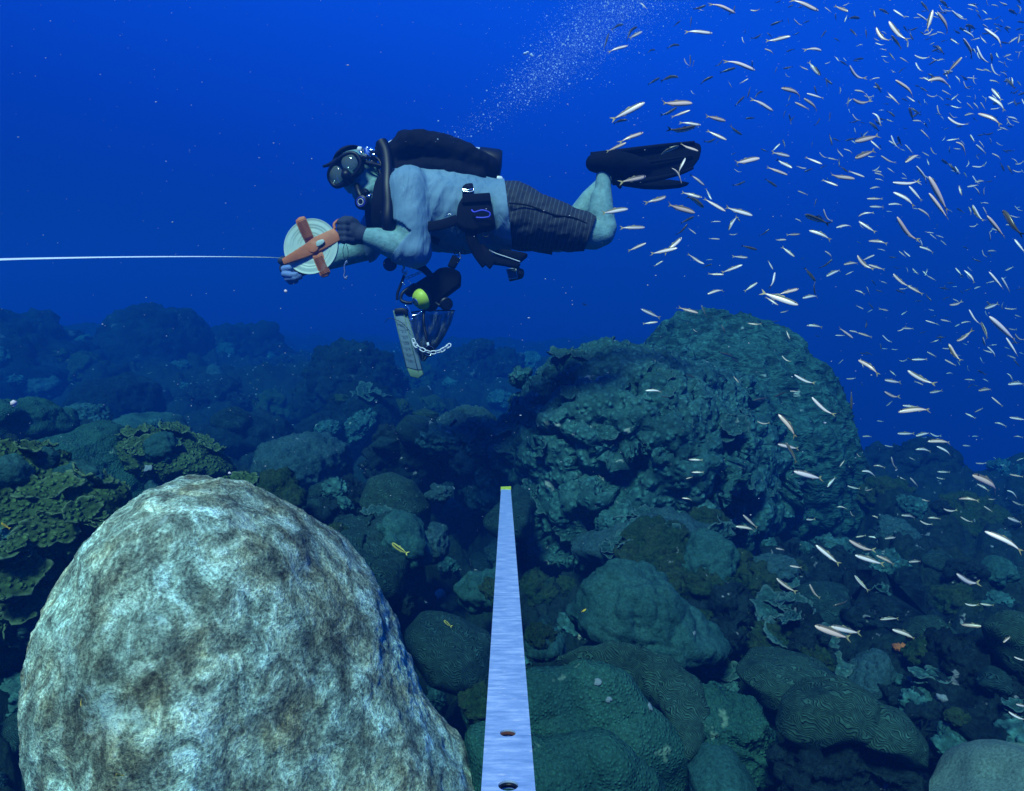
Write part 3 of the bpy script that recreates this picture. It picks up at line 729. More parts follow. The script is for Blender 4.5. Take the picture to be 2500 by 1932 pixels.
for (u, v, px, loc, nn) in spots:
    d = loc.dot(FWD); s = px * KD / F_S * d
    k = rs.choice(kinds)
    if loc.y > 7 and k == 'plates': k = 'knobby_coral'
    up = (nn + Vector((0, 0, 1.2))).normalized()
    reg = region(u, v)
    size = 'large' if px > 40 else ('small' if px < 25 else 'medium')
    if k == 'plates':
        e = empty('plate_coral', loc)
        gp = 'greenish' if u < 560 else 'teal'
        tag(e, f'{size} {gp} plate coral cluster {reg}', 'coral', f'{size} {gp} plate coral clusters {reg}')
        for q in range(rs.randint(3, 6)):
            a = rs.uniform(pi * 0.9, pi * 2.1)
            out = Vector((cos(a), sin(a), rs.uniform(-0.3, 0.1)))
            o = obj('plate', rs.choice(PLATES_G if u < 560 else PLATES), None, e)
            ss = s * rs.uniform(0.55, 0.95)
            o.matrix_local = Matrix.Translation(Vector((rs.uniform(-.3, .3) * s, rs.uniform(-.2, .2) * s, rs.uniform(-0.15, .35) * s))) @ frame_from(out, up + Vector((rs.uniform(-.3, .3), rs.uniform(-.3, .3), 0))).to_4x4() @ Matrix.Diagonal((ss, ss, ss, 1))
        continue
    ms, mt, word = protos[k]
    o = obj(k, rs.choice(ms), None, loc=loc - up * s * 0.15)
    o.rotation_euler = (up.to_track_quat('Z', 'Y') @ Euler((0, 0, rs.uniform(0, 6.28))).to_quaternion()).to_euler()
    o.scale = (s * rs.uniform(.85, 1.15), s * rs.uniform(.85, 1.15), s * rs.uniform(.75, 1.1))
    tag(o, f'{size} {word} {reg}', 'rock' if 'rock' in k else 'coral', f'{size} {word}s {reg}')
# ------------------------------------------------------------------ diver and gear
DD = 3.0
def Q(uv, w=0.0):
    return P(uv[0], uv[1], DD + w * DD / F_S)
def A(x, y): return (650 + x / 3.64, 300 + y / 3.64)
def B(x, y): return (1100 + x / 3.36, 300 + y / 3.36)
def Cc(x, y): return (850 + x / 4.22, 550 + y / 4.22)
def Hh(x, y): return (660 + x / 7.033, 320 + y / 7.033)
PX = DD / F_S                        # metres per photo pixel at the diver

def catmull(pts, k=6):
    pts = [Vector(p) for p in pts]; out = []
    n = len(pts)
    for i in range(n - 1):
        p0, p1, p2, p3 = pts[max(i - 1, 0)], pts[i], pts[i + 1], pts[min(i + 2, n - 1)]
        for j in range(k):
            t = j / k
            out.append(0.5 * ((2 * p1) + (p2 - p0) * t + (2 * p0 - 5 * p1 + 4 * p2 - p3) * t * t + (3 * p1 - p0 - 3 * p2 + p3) * t ** 3))
    out.append(pts[-1])
    return out
def tube_data(pts, rad, seg=8, flat=1.0, ref=None, closed=False):
    """swept tube; rad a number or list; flat squashes along the second axis (straps)"""
    pts = [Vector(p) for p in pts]; n = len(pts)
    if not hasattr(rad, '__len__'): rad = [rad] * n
    elif len(rad) != n: rad = list(np.interp(np.linspace(0, 1, n), np.linspace(0, 1, len(rad)), rad))
    V, F = [], []
    up = Vector(ref) if ref is not None else FWD.copy()
    for i, p in enumerate(pts):
        if closed: t = pts[(i + 1) % n] - pts[i - 1]
        else: t = pts[min(i + 1, n - 1)] - pts[max(i - 1, 0)]
        t.normalize()
        b = up - t * up.dot(t)
        if b.length < 1e-4: b = t.orthogonal()
        b.normalize(); a = t.cross(b)
        if ref is None: up = b
        for k in range(seg):
            q = 2 * pi * k / seg
            V.append(p + a * cos(q) * rad[i] + b * sin(q) * rad[i] * flat)
    m = n if closed else n - 1
    for i in range(m):
        j = (i + 1) % n
        for k in range(seg):
            k2 = (k + 1) % seg
            F.append((i * seg + k, i * seg + k2, j * seg + k2, j * seg + k))
    if not closed:
        F.append(tuple(range(seg - 1, -1, -1))); F.append(tuple((n - 1) * seg + k for k in range(seg)))
    return V, F
def tube(name, pts, rad, mat, parent=None, seg=8, flat=1.0, ref=None, smooth=True, closed=False, spline=True):
    if spline and not closed and len(pts) > 2: pts = catmull(pts)
    V, F = tube_data(pts, rad, seg, flat, ref, closed)
    o = obj(name, mesh_pd(name, V, F, smooth), mat)
    if parent is not None: adopt(o, parent)
    return o
def slab(name, pts, w, thick, mat, parent=None, bevel=0.006, seg=2, bulge=0.0):
    """a thick shape facing the lens, cut from an outline, with rounded edges"""
    bm = bmesh.new()
    vs = [bm.verts.new(Q(p, w)) for p in pts]
    f = bm.faces.new(vs)
    r = bmesh.ops.extrude_face_region(bm, geom=[f])
    nv = [e for e in r['geom'] if isinstance(e, bmesh.types.BMVert)]
    for v in nv: v.co += FWD * thick
    bmesh.ops.recalc_face_normals(bm, faces=bm.faces)
    if bevel: bmesh.ops.bevel(bm, geom=list(bm.edges), offset=bevel, segments=seg, profile=0.5, affect='EDGES', clamp_overlap=True)
    me = bpy.data.meshes.new(name); bm.to_mesh(me); bm.free()
    for p_ in me.polygons: p_.use_smooth = True
    try: me.set_sharp_from_angle(angle=radians(50))
    except Exception: pass
    o = obj(name, me, mat)
    if parent is not None: adopt(o, parent)
    return o
def lathe(name, prof, mat, center, axis, parent=None, seg=28, smooth=True):
    """profile [(radius, height)] turned round axis"""
    z = Vector(axis).normalized(); x = z.orthogonal().normalized(); y = z.cross(x)
    V, F = [], []
    for r, h in prof:
        for k in range(seg):
            t = 2 * pi * k / seg
            V.append(Vector(center) + z * h + (x * cos(t) + y * sin(t)) * max(r, 1e-5))
    for i in range(len(prof) - 1):
        for k in range(seg):
            k2 = (k + 1) % seg
            F.append((i * seg + k, i * seg + k2, (i + 1) * seg + k2, (i + 1) * seg + k))
    F.append(tuple(range(seg - 1, -1, -1))); F.append(tuple((len(prof) - 1) * seg + k for k in range(seg)))
    me = mesh_pd(name, V, F, smooth)
    try: me.set_sharp_from_angle(angle=radians(45))
    except Exception: pass
    o = obj(name, me, mat)
    if parent is not None: adopt(o, parent)
    return o
def ring(name, center, axis, R, r, mat, parent=None, seg=28):
    z = Vector(axis).normalized(); x = z.orthogonal().normalized(); y = z.cross(x)
    pts = [Vector(center) + (x * cos(2 * pi * k / seg) + y * sin(2 * pi * k / seg)) * R for k in range(seg)]
    return tube(name, pts, r, mat, parent, 8, closed=True, ref=z)

# ---- soft bodies: chains of balls fused into one skin
def balls(chains):
    """chains: list of [(point, r, depth_scale), ...] -> vertex/face arrays of overlapping balls"""
    bco, bfa = ico(3)
    Vs, Fs, off = [], [], 0
    Rv, Uv, Fv = np.array(RIGHT), np.array(UP), np.array(FWD)
    for ch in chains:
        seq = []
        for i in range(len(ch) - 1):
            (p, r, s), (p2, r2, s2) = ch[i], ch[i + 1]
            L = (p2 - p).length; n = max(2, int(L / (0.22 * min(r, r2)) + 1))
            for k in range(n):
                t = k / n; seq.append((p.lerp(p2, t), r + (r2 - r) * t, s + (s2 - s) * t))
        seq.append(ch[-1])
        for p, r, s in seq:
            v = np.array(p) + r * (bco[:, :1] * Rv + bco[:, 2:3] * Uv + s * bco[:, 1:2] * Fv)
            Vs.append(v); Fs.append(bfa + off); off += len(v)
    return np.concatenate(Vs), np.concatenate(Fs)
def fuse(name, V, F, voxel, smooth=6):
    me = mesh_np(name + '_tmp', V, F, False)
    o = bpy.data.objects.new(name + '_tmp', me); COL.objects.link(o)
    m = o.modifiers.new('r', 'REMESH'); m.mode = 'VOXEL'; m.voxel_size = voxel
    if smooth:
        s = o.modifiers.new('s', 'SMOOTH'); s.factor = 0.5; s.iterations = smooth
    dg = bpy.context.evaluated_depsgraph_get()
    me2 = bpy.data.meshes.new_from_object(o.evaluated_get(dg))
    me2.name = name
    bpy.data.objects.remove(o); bpy.data.meshes.remove(me)
    for p_ in me2.polygons: p_.use_smooth = True
    return me2
def get_co(me):
    a = np.zeros(len(me.vertices) * 3, dtype=np.float32); me.vertices.foreach_get('co', a); return a.reshape(-1, 3).astype(float)
def get_no(me):
    a = np.zeros(len(me.vertices) * 3, dtype=np.float32); me.vertices.foreach_get('normal', a); return a.reshape(-1, 3).astype(float)
def set_co(me, co):
    me.vertices.foreach_set('co', np.asarray(co, dtype=np.float32).ravel()); me.update()
def cut(me, planes):
    """keep what lies on the negative side of every plane (point, normal, [centre, radius])"""
    bm = bmesh.new(); bm.from_mesh(me)
    for pl in planes:
        p, n = Vector(pl[0]), Vector(pl[1]).normalized()
        if len(pl) > 2:
            c, r = Vector(pl[2]), pl[3]
            geom_f = [f for f in bm.faces if (f.calc_center_median() - c).length < r]
            gs = set(geom_f); ge = set(); gv = set()
            for f in geom_f:
                ge.update(f.edges); gv.update(f.verts)
            geom = list(gs) + list(ge) + list(gv)
        else: geom = list(bm.faces) + list(bm.edges) + list(bm.verts)
        bmesh.ops.bisect_plane(bm, geom=geom, plane_co=p, plane_no=n, clear_outer=False)
        dele = [f for f in bm.faces if (f.calc_center_median() - p).dot(n) > 0 and (len(pl) < 3 or (f.calc_center_median() - Vector(pl[2])).length < pl[3])]
        bmesh.ops.delete(bm, geom=dele, context='FACES')
    bm.to_mesh(me); bm.free()
    for p_ in me.polygons: p_.use_smooth = True
    return me
def solid(o, t):
    m = o.modifiers.new('thickness', 'SOLIDIFY'); m.thickness = t; m.offset = 1.0

M_SKIN = plain('skin', (0.16, 0.32, 0.33), 0.6, spec=0.2, bump=0.25, bscale=120, vary=0.22)  # teal tone: red light lost in the water, put into the skin colour
M_BLACK = plain('black_neoprene', (0.002, 0.004, 0.009), 0.7, spec=0.2, bump=0.2, bscale=200, vary=0.3)
M_NYLON = plain('black_nylon', (0.0015, 0.003, 0.008), 0.8, spec=0.15, bump=0.4, bscale=500, vary=0.3)
M_RUBBER = plain('black_rubber', (0.0015, 0.003, 0.008), 0.45, spec=0.3)
M_CHROME = plain('chrome', (0.75, 0.78, 0.8), 0.18, 1.0)
M_STEEL = plain('brushed_steel', (0.5, 0.52, 0.55), 0.35, 1.0)
M_GLOVE = plain('navy_glove', (0.015, 0.028, 0.06), 0.7, bump=0.5, bscale=300)
M_GLOVE2 = plain('blue_glove_grip', (0.14, 0.24, 0.50), 0.6, bump=0.3, bscale=200)
M_WHITEP = plain('white_plastic', (0.75, 0.78, 0.8), 0.4)
M_TANK = plain('pale_tank_paint', (0.55, 0.62, 0.66), 0.35, spec=0.5)
M_BLUEC = plain('blue_cord', (0.05, 0.06, 0.65), 0.5)
def shirt_mat():
    m, t, b = new_mat('grey_rash_shirt')
    g = node(t, 'ShaderNodeNewGeometry')
    n1 = node(t, 'ShaderNodeTexNoise', Scale=9.0, Detail=5.0); t.links.new(g.outputs['Position'], n1.inputs['Vector'])
    r = ramp(t, [(0.3, (0.10, 0.21, 0.31)), (0.7, (0.15, 0.28, 0.39))], n1.outputs[0])
    t.links.new(r.outputs[0], b.inputs['Base Color'])
    b.inputs['Roughness'].default_value = 0.75
    mp = node(t, 'ShaderNodeMapping'); mp.inputs['Rotation'].default_value = (0, 0.5, 0); mp.inputs['Scale'].default_value = (22, 22, 4)
    t.links.new(g.outputs['Position'], mp.inputs['Vector'])
    n2 = node(t, 'ShaderNodeTexNoise', Scale=1.0, Detail=3.0, Distortion=1.0); t.links.new(mp.outputs[0], n2.inputs['Vector'])
    bp = node(t, 'ShaderNodeBump', Strength=0.8, Distance=0.014)
    t.links.new(n2.outputs[0], bp.inputs['Height']); t.links.new(bp.outputs[0], b.inputs['Normal'])
    return m
M_SHIRT = shirt_mat()
def shorts_mat():
    m, t, b = new_mat('pinstriped_shorts')
    g = node(t, 'ShaderNodeNewGeometry')
    dt = node(t, 'ShaderNodeVectorMath', operation='DOT_PRODUCT')
    ax = (RIGHT * 0.97 - UP * 0.22).normalized()
    dt.inputs[1].default_value = tuple(ax * (2 * pi / 0.0180))
    t.links.new(g.outputs['Position'], dt.inputs[0])
    nz = node(t, 'ShaderNodeTexNoise', Scale=7.0, Detail=2.0); t.links.new(g.outputs['Position'], nz.inputs['Vector'])
    ad = node(t, 'ShaderNodeMath', operation='MULTIPLY_ADD'); ad.inputs[1].default_value = 5.0
    t.links.new(nz.outputs[0], ad.inputs[0]); t.links.new(dt.outputs['Value'], ad.inputs[2])
    sn = node(t, 'ShaderNodeMath', operation='SINE'); t.links.new(ad.outputs[0], sn.inputs[0])
    r = ramp(t, [(0.93, (0.006, 0.012, 0.024)), (0.985, (0.05, 0.08, 0.10))], node_map01(t, sn.outputs[0]))
    t.links.new(r.outputs[0], b.inputs['Base Color']); b.inputs['Roughness'].default_value = 0.8
    n2 = node(t, 'ShaderNodeTexNoise', Scale=22.0, Detail=3.0); t.links.new(g.outputs['Position'], n2.inputs['Vector'])
    bp = node(t, 'ShaderNodeBump', Strength=0.5, Distance=0.012)
    t.links.new(n2.outputs[0], bp.inputs['Height']); t.links.new(bp.outputs[0], b.inputs['Normal'])
    return m
M_SHORTS = shorts_mat()

person = empty('person', Q((1120, 515)))
tag(person, 'scuba diver in grey shirt and pinstriped shorts swimming left, holding a tape reel', 'person')
def b_(uv, w, r, s=1.0): return (Q(uv, w), r * PX, s)
# head frame
HUP = (RIGHT * -0.55 + UP * 0.83).normalized()
HN = (-FWD * 0.90 - RIGHT * 0.20 - UP * 0.30)
HN = (HN - HUP * HN.dot(HUP)).normalized()          # way the face looks
HE = HUP.cross(HN).normalized() * -1                 # towards the image right
if HE.dot(RIGHT) < 0: HE = -HE
HC = Q((876, 428), -10)
def hp(x, y, z): return HC + HE * x + HN * y + HUP * z
head_chains = [
    [(hp(0, -0.025, 0.035), 0.085, 1.0), (hp(0, 0.01, 0.03), 0.080, 1.0)],
    [(hp(0, 0.015, -0.03), 0.068, 1.0), (hp(0, 0.030, -0.085), 0.043, 1.0)],
    [(hp(0.045, 0.01, -0.07), 0.032, 1.0), (hp(0.02, 0.055, -0.10), 0.026, 1.0)],
    [(hp(-0.045, 0.01, -0.07), 0.032, 1.0), (hp(-0.02, 0.055, -0.10), 0.026, 1.0)],
    [(hp(-0.03, 0.075, 0.028), 0.016, 1.0), (hp(0.03, 0.075, 0.028), 0.016, 1.0)],
    [(hp(0, 0.088, 0.005), 0.011, 1.0), (hp(0, 0.105, -0.025), 0.015, 1.0)],
    [(hp(-0.02, 0.078, -0.062), 0.012, 1.0), (hp(0.02, 0.078, -0.062), 0.012, 1.0)],
    [(hp(0.083, -0.005, 0.012), 0.014, 1.0), (hp(0.082, -0.008, -0.028), 0.011, 1.0)],
    [(hp(-0.083, -0.005, 0.012), 0.014, 1.0), (hp(-0.082, -0.008, -0.028), 0.011, 1.0)],
    [(hp(0, -0.03, -0.03), 0.062, 1.0), b_((950, 478), 0, 40)],
]
SH_N, EL_N, WR_N = (1000, 462), (1010, 612), (893, 577)
SH_F, EL_F, WR_F = (975, 480), (890, 606), (745, 655)
torso = [b_((950, 478), 0, 46, 1.2), b_((1000, 495), 0, 74, 1.25), b_((1060, 512), 0, 86, 1.2), b_((1130, 522), 0, 84, 1.15), b_((1190, 528), 0, 75, 1.15), b_((1245, 528), 0, 69, 1.2)]
arm_n = [b_(SH_N, -82, 47), b_((1006, 530), -98, 40), b_(EL_N, -104, 35), b_((965, 600), -104, 33), b_((925, 585), -104, 27), b_(WR_N, -100, 19), b_((878, 572), -98, 18)]
arm_f = [b_(SH_F, 84, 44), b_((930, 545), 88, 38), b_(EL_F, 80, 33), b_((830, 625), 60, 28), b_((775, 645), 40, 21), b_(WR_F, 30, 17), b_((728, 660), 20, 16)]
leg_n = [b_((1245, 522), -46, 69), b_((1320, 543), -56, 56, 1.05), b_((1400, 562), -56, 43), b_((1450, 574), -54, 35), b_((1472, 570), -54, 29), b_((1478, 548), -54, 26)]
knee_n = [b_((1474, 574), -60, 25), b_((1484, 556), -60, 22)]
calfm_n = [b_((1462, 518), -52, 25), b_((1462, 482), -52, 20)]
calf_n = [b_((1476, 560), -54, 27), b_((1471, 505), -52, 26), b_((1472, 460), -50, 20), b_((1473, 425), -50, 17), b_((1475, 400), -50, 19)]
leg_f = [b_((1245, 542), 46, 62), b_((1310, 562), 60, 46), b_((1362, 582), 66, 36), b_((1392, 580), 66, 30)]
calf_f = [b_((1392, 576), 66, 29), b_((1412, 530), 64, 30), b_((1440, 486), 62, 25), b_((1475, 445), 60, 18), b_((1490, 425), 60, 18)]
feet = [[b_((1470, 398), -52, 18), b_((1500, 396), -56, 15), b_((1545, 398), -56, 11)], [b_((1488, 430), 60, 20), b_((1540, 428), 60, 15)]]
V, F = balls(head_chains + [knee_n, calfm_n, [b_((985, 606), -108, 27), b_((945, 600), -106, 24)], torso, arm_n, arm_f, leg_n, calf_n, leg_f, calf_f] + feet)
body = obj('body', fuse('body', V, F, 0.0065, 10), M_SKIN); adopt(body, person)
def grow(ch, k): return [(p, r + k * PX, s) for p, r, s in ch]
# shirt
V, F = balls([grow(torso[1:] + [b_((1275, 530), 0, 68, 1.2)], 12), grow([arm_n[0], arm_n[1], arm_n[2], arm_n[3]], 5), grow(arm_f[:3], 5), grow([leg_n[0], leg_n[1]], 11), grow([leg_f[0], leg_f[1]], 11)])
me = fuse('shirt', V, F, 0.0065, 3)
fw = (Q(WR_N, -100) - Q(EL_N, -104)).normalized()
me = cut(me, [(Q((1240, 530)), RIGHT * 1.0 + UP * 0.12), (Q((982, 606), -104), RIGHT * -0.75 + UP * 0.66, Q((965, 610), -104), 0.12),
              (Q((893, 602), 80), RIGHT * -0.9 - UP * 0.2, Q((885, 600), 80), 0.09), (Q((962, 480)), RIGHT * -1 + UP * 0.1, Q((950, 478)), 0.10)])
co, no = get_co(me), get_no(me)
q = co @ np.array([[1, 0, 0.4], [0, 1, 0], [-0.4, 0, 1]])
h = 0.0030 * (1 - 2.4 * np.abs(fbm(q * np.array([16, 16, 3.5]), 2, 3))) + 0.0010 * fbm(co * 14, 3, 8)
set_co(me, co + no * h[:, None])
shirt = obj('shirt', me, M_SHIRT); adopt(shirt, person); solid(shirt, 0.002)
# shorts
V, F = balls([grow([torso[4], torso[5]], 6), grow(leg_n[:4], 6), grow(leg_f[:3], 6)])
me = fuse('shorts', V, F, 0.0065, 3)
me = cut(me, [(Q((1234, 530)), RIGHT * -1.0 - UP * 0.1), (Q((1440, 570), -54), RIGHT * 0.94 - UP * 0.33, Q((1460, 580), -54), 0.14), (Q((1352, 582), 64), RIGHT * 1.0 - UP * 0.1, Q((1370, 585), 70), 0.115)])
co, no = get_co(me), get_no(me)
set_co(me, co + no * (0.004 * fbm(co * 16, 3, 18) + 0.003 * (1 - 2 * np.abs(fbm(co * 24, 2, 28))))[:, None])
shorts = obj('shorts', me, M_SHORTS); adopt(shorts, person); solid(shorts, 0.002)
seam = tube('side_seam', [Q(B(480, 660), -128), Q(B(640, 680), -126), Q(B(850, 755), -118), Q(B(1010, 780), -108), Q(B(1168, 852), -96)], 0.0035, M_NYLON, person, flat=0.8)
# hood: black cap over crown and back of the head, face left open
co, fa = ico(5)
hc = co * np.array([0.093, 0.112, 0.100]) + np.array([0, -0.012, 0.037])
keep = []
for f in fa:
    c = hc[f].mean(0)
    if (c[1] > 0.004 and c[2] < 0.108) or c[2] < -0.045: continue
    keep.append(f)
hw = np.array(HC) + hc[:, :1] * np.array(HE) + hc[:, 1:2] * np.array(HN) + hc[:, 2:3] * np.array(HUP)
hood = obj('hood', mesh_np('hood', hw, np.array(keep)), M_BLACK); adopt(hood, person); solid(hood, 0.004)
# mask: frame, two lenses, nose pocket, strap
mask = empty('mask', hp(0, 0.1, 0.015) - person.location); mask.parent = person
def mput(o):
    o.parent = mask; o.location = o.location - person.location - mask.location
    return o
def oval(cx, cz, rx, rz, y, n=36, wrap=0.30, e=2.6):
    out = []
    for k in range(n):
        t = 2 * pi * k / n
        x = cx + rx * abs(cos(t)) ** (2 / e) * (1 if cos(t) > 0 else -1); z = cz + rz * abs(sin(t)) ** (2 / e) * (1 if sin(t) > 0 else -1)
        out.append(hp(x, y - wrap * abs(x) ** 1.6 * 2.0, z))
    return out
mput(tube('frame', oval(0, 0.012, 0.083, 0.047, 0.116, 44), 0.0095, M_RUBBER, None, 10, closed=True, ref=HN))
# skirt between frame and face
outer = oval(0, 0.012, 0.083, 0.047, 0.113, 44); inner = oval(0, 0.012, 0.074, 0.050, 0.070, 44)
Vk = outer + inner; Fk = [(k, (k + 1) % 44, 44 + (k + 1) % 44, 44 + k) for k in range(44)]
o = mput(obj('skirt', mesh_pd('skirt', Vk, Fk), M_RUBBER)); solid(o, 0.003)
def lens_mat():
    m, t, b = new_mat('mask_glass')
    b.inputs['Base Color'].default_value = (0.85, 0.93, 0.92, 1); b.inputs['Roughness'].default_value = 0.05
    tr = node(t, 'ShaderNodeBsdfTransparent'); tr.inputs[0].default_value = (0.75, 0.88, 0.88, 1)
    gl = node(t, 'ShaderNodeBsdfGlossy'); gl.inputs['Roughness'].default_value = 0.08
    ms = node(t, 'ShaderNodeMixShader'); ms.inputs[0].default_value = 0.06
    t.links.new(tr.outputs[0], ms.inputs[1]); t.links.new(gl.outputs[0], ms.inputs[2])
    df = node(t, 'ShaderNodeBsdfDiffuse'); df.inputs[0].default_value = (0.30, 0.40, 0.38, 1)  # diffuse grey brightens the shaded lens in place of a reflection
    m2 = node(t, 'ShaderNodeMixShader'); m2.inputs[0].default_value = 0.20
    t.links.new(ms.outputs[0], m2.inputs[1]); t.links.new(df.outputs[0], m2.inputs[2])
    t.links.new(m2.outputs[0], t.nodes['Material Output'].inputs['Surface'])
    return m
M_GLASS = lens_mat()
for sx_ in (-1, 1):
    pts = oval(sx_ * 0.040, 0.016, 0.034, 0.034, 0.119, 24, 0.25)
    c = sum(pts, Vector()) / len(pts)
    o = mput(obj('lens', mesh_pd('lens', pts + [c], [(k, (k + 1) % 24, 24) for k in range(24)]), M_GLASS)); solid(o, 0.002)
    # eyes and brows behind the glass
    co2, fa2 = ico(3)
    o = obj('eye', mesh_np('eye', co2 * 0.0115, fa2), plain('eye_white', (0.6, 0.6, 0.58), 0.25, vary=0.02), loc=hp(sx_ * 0.033, 0.080, 0.010)); adopt(o, person)
    o2 = obj('iris', mesh_np('iris', co2 * np.array([0.0055, 0.0055, 0.0055]), fa2), plain('iris_dark', (0.03, 0.025, 0.02), 0.2, vary=0.02), loc=hp(sx_ * 0.033 - 0.001, 0.088, 0.009) - (hp(sx_ * 0.033, 0.080, 0.010)))
    o2.parent = o
    tube('eyebrow', [hp(sx_ * 0.018, 0.092, 0.028), hp(sx_ * 0.035, 0.090, 0.033), hp(sx_ * 0.052, 0.080, 0.027)], [0.003, 0.004, 0.002], plain('brow_hair', (0.05, 0.04, 0.03), 0.9), person, 6)
np_v, np_f = balls([[(hp(0, 0.108, 0.010), 0.013, 1.0), (hp(0, 0.124, -0.018), 0.023, 1.0), (hp(0, 0.112, -0.036), 0.020, 1.0)]])
mput(obj('nose_pocket', fuse('nose_pocket', np_v, np_f, 0.004, 3), M_RUBBER))
for sx_ in (-1, 1):
    mput(tube('strap', [hp(sx_ * 0.088, 0.085, 0.015), hp(sx_ * 0.097, 0.02, 0.022), hp(sx_ * 0.094, -0.05, 0.035), hp(sx_ * 0.05, -0.118, 0.045), hp(0, -0.130, 0.045)], 0.013, M_RUBBER, None, 8, flat=0.25, ref=None))
# long curved strap tail with lettering above the forehead
strap = tube('hose_sleeve', [Q(Hh(905, 612), -55), Q(Hh(1020, 575), -58), Q(Hh(1140, 500), -60), Q(Hh(1290, 460), -62), Q(Hh(1480, 500), -60), Q(Hh(1700, 560), -55), Q(Hh(1880, 600), -50), Q(Hh(2110, 650), -48)], [0.005, 0.008, 0.0095, 0.0095, 0.0095, 0.0095, 0.0095, 0.009], M_RUBBER, person, 10)
tx = bpy.data.curves.new('EDGE', 'FONT'); tx.body = 'EDGE'; tx.size = 0.0125; tx.extrude = 0.0006; tx.align_x = 'CENTER'; tx.align_y = 'CENTER'
to = bpy.data.objects.new('t', tx); COL.objects.link(to)
bpy.context.view_layer.update()
tme = bpy.data.meshes.new_from_object(to.evaluated_get(bpy.context.evaluated_depsgraph_get())); bpy.data.objects.remove(to)
lt = obj('lettering', tme, plain('grey_print', (0.30, 0.34, 0.36), 0.6)); tme.name = 'lettering'
lt.parent = strap
lt.location = Q(Hh(1270, 476), -69) - (person.location + strap.location)
lt.rotation_euler = (radians(90) + PITCH, 0, 0)
# regulator second stage in the mouth
reg = empty('regulator', Q(Hh(1570, 1220), -80) - person.location); reg.parent = person
def rput(o):
    o.parent = reg; o.location = o.location - person.location - reg.location; return o
RAX = (-FWD * 0.93 - RIGHT * 0.22 - UP * 0.12).normalized(); RC = Q(Hh(1575, 1225), -82)
mouth = hp(0, 0.085, -0.062)
rput(lathe('housing', [(0.026, -0.045), (0.030, -0.02), (0.0315, 0.0), (0.030, 0.008), (0.026, 0.012), (0.012, 0.013), (0.0, 0.013)], M_RUBBER, RC, RAX, seg=32))
rput(tube('mouthpiece', [mouth, (mouth + RC) * 0.5, RC - RAX * 0.02], 0.014, M_RUBBER, None, 10))
rput(ring('blue_ring', RC + RAX * 0.012, RAX, 0.0185, 0.003, plain('deep_blue_plastic', (0.03, 0.04, 0.40), 0.35)))
rput(ring('silver_ring', RC + RAX * 0.014, RAX, 0.0120, 0.0014, M_WHITEP))
rput(tube('swivel', [RC + RIGHT * 0.020 + UP * 0.018, RC + RIGHT * 0.042 + UP * 0.032 + FWD * 0.005], 0.010, M_CHROME, None, 12, spline=False))
rput(tube('exhaust_tee', [Q(Hh(1560, 1060), -60), Q(Hh(1620, 1040), -70), Q(Hh(1660, 1090), -78)], [0.010, 0.014, 0.016], M_RUBBER, None, 10))
rput(tube('hose', [Q(Hh(1690, 1120), -78), Q(Hh(1800, 1060), -74), Q(Hh(1900, 900), -66), Q(Hh(1880, 700), -50), Q(Hh(1800, 540), -30), Q(Hh(1720, 430), -20)], 0.0065, M_RUBBER, None, 10))
# buoyancy vest: shoulder strap, corrugated hose, bladder, waist pocket, belts
vest = empty('buoyancy_vest', Q((1080, 450)) - person.location); vest.parent = person
def vput(o):
    o.parent = vest; o.location = o.location - person.location - vest.location; return o
hose_pts = catmull([Q(A(1020, 170), -60), Q(A(1060, 260), -74), Q(A(1075, 400), -92), Q(A(1072, 560), -108), Q(A(1080, 720), -116), Q(A(1075, 860), -120), Q(A(1080, 985), -112)], 14)
rads = [0.024 + (0.0022 if k % 2 else -0.0022) for k in range(len(hose_pts))]
V, F = tube_data(hose_pts, rads, 14, 0.7)
vput(obj('corrugated_hose', mesh_pd('corrugated_hose', V, F), M_RUBBER))
vput(tube('shoulder_strap', [Q(A(1150, 470), -84), Q(A(1050, 520), -104), Q(A(1010, 700), -112), Q(A(1005, 860), -100), Q(A(1040, 960), -80)], 0.034, M_NYLON, None, 10, flat=0.28, ref=FWD))
vput(tube('shoulder_strap', [Q(A(1180, 440), 60), Q(A(1000, 500), 70), Q(A(940, 700), 60), Q(A(960, 950), 20)], 0.034, M_NYLON, None, 10, flat=0.3, ref=FWD))
V, F = balls([[b_(A(1120, 330), -18, 34, 1.6), b_(A(1260, 250), -14, 40, 1.9), b_(A(1400, 245), -14, 42, 1.9), b_(A(1560, 270), -14, 42, 1.9), b_(A(1720, 320), -14, 38, 1.8), b_(A(1860, 370), -12, 34, 1.7), b_(A(1960, 400), -8, 30, 1.4)],
              [b_(A(1050, 250), -24, 22, 1.2), b_(A(1130, 300), -24, 30, 1.4)],
              [b_(A(1150, 420), -52, 20, 1.0), b_(A(1400, 400), -58, 24, 1.0), b_(A(1700, 430), -54, 24, 1.0), b_(A(1900, 470), -44, 18, 1.0)]])
me = fuse('bladder', V, F, 0.008, 6)
co, no = get_co(me), get_no(me); set_co(me, co + no * (0.007 * fbm(co * 12, 3, 4) + 0.003 * (1 - 2 * np.abs(fbm(co * 26, 2, 5))))[:, None])
vput(obj('bladder', me, M_NYLON))
vput(slab('back_plate', [A(1300, 425), A(1500, 462), A(1830, 506), A(1835, 525), A(1500, 490), A(1300, 450)], -50, 0.12, M_STEEL, None, 0.003))
vput(slab('waist_pocket', [A(1750, 640), A(1985, 625), A(2015, 780), A(2040, 920), A(1850, 962), A(1760, 950), A(1680, 900), A(1700, 720)], -130, 0.07, M_NYLON, None, 0.014, 3))
vput(slab('pocket_flap', [A(1745, 634), A(1988, 618), A(2000, 700), A(1735, 716)], -136, 0.02, M_NYLON, None, 0.005))
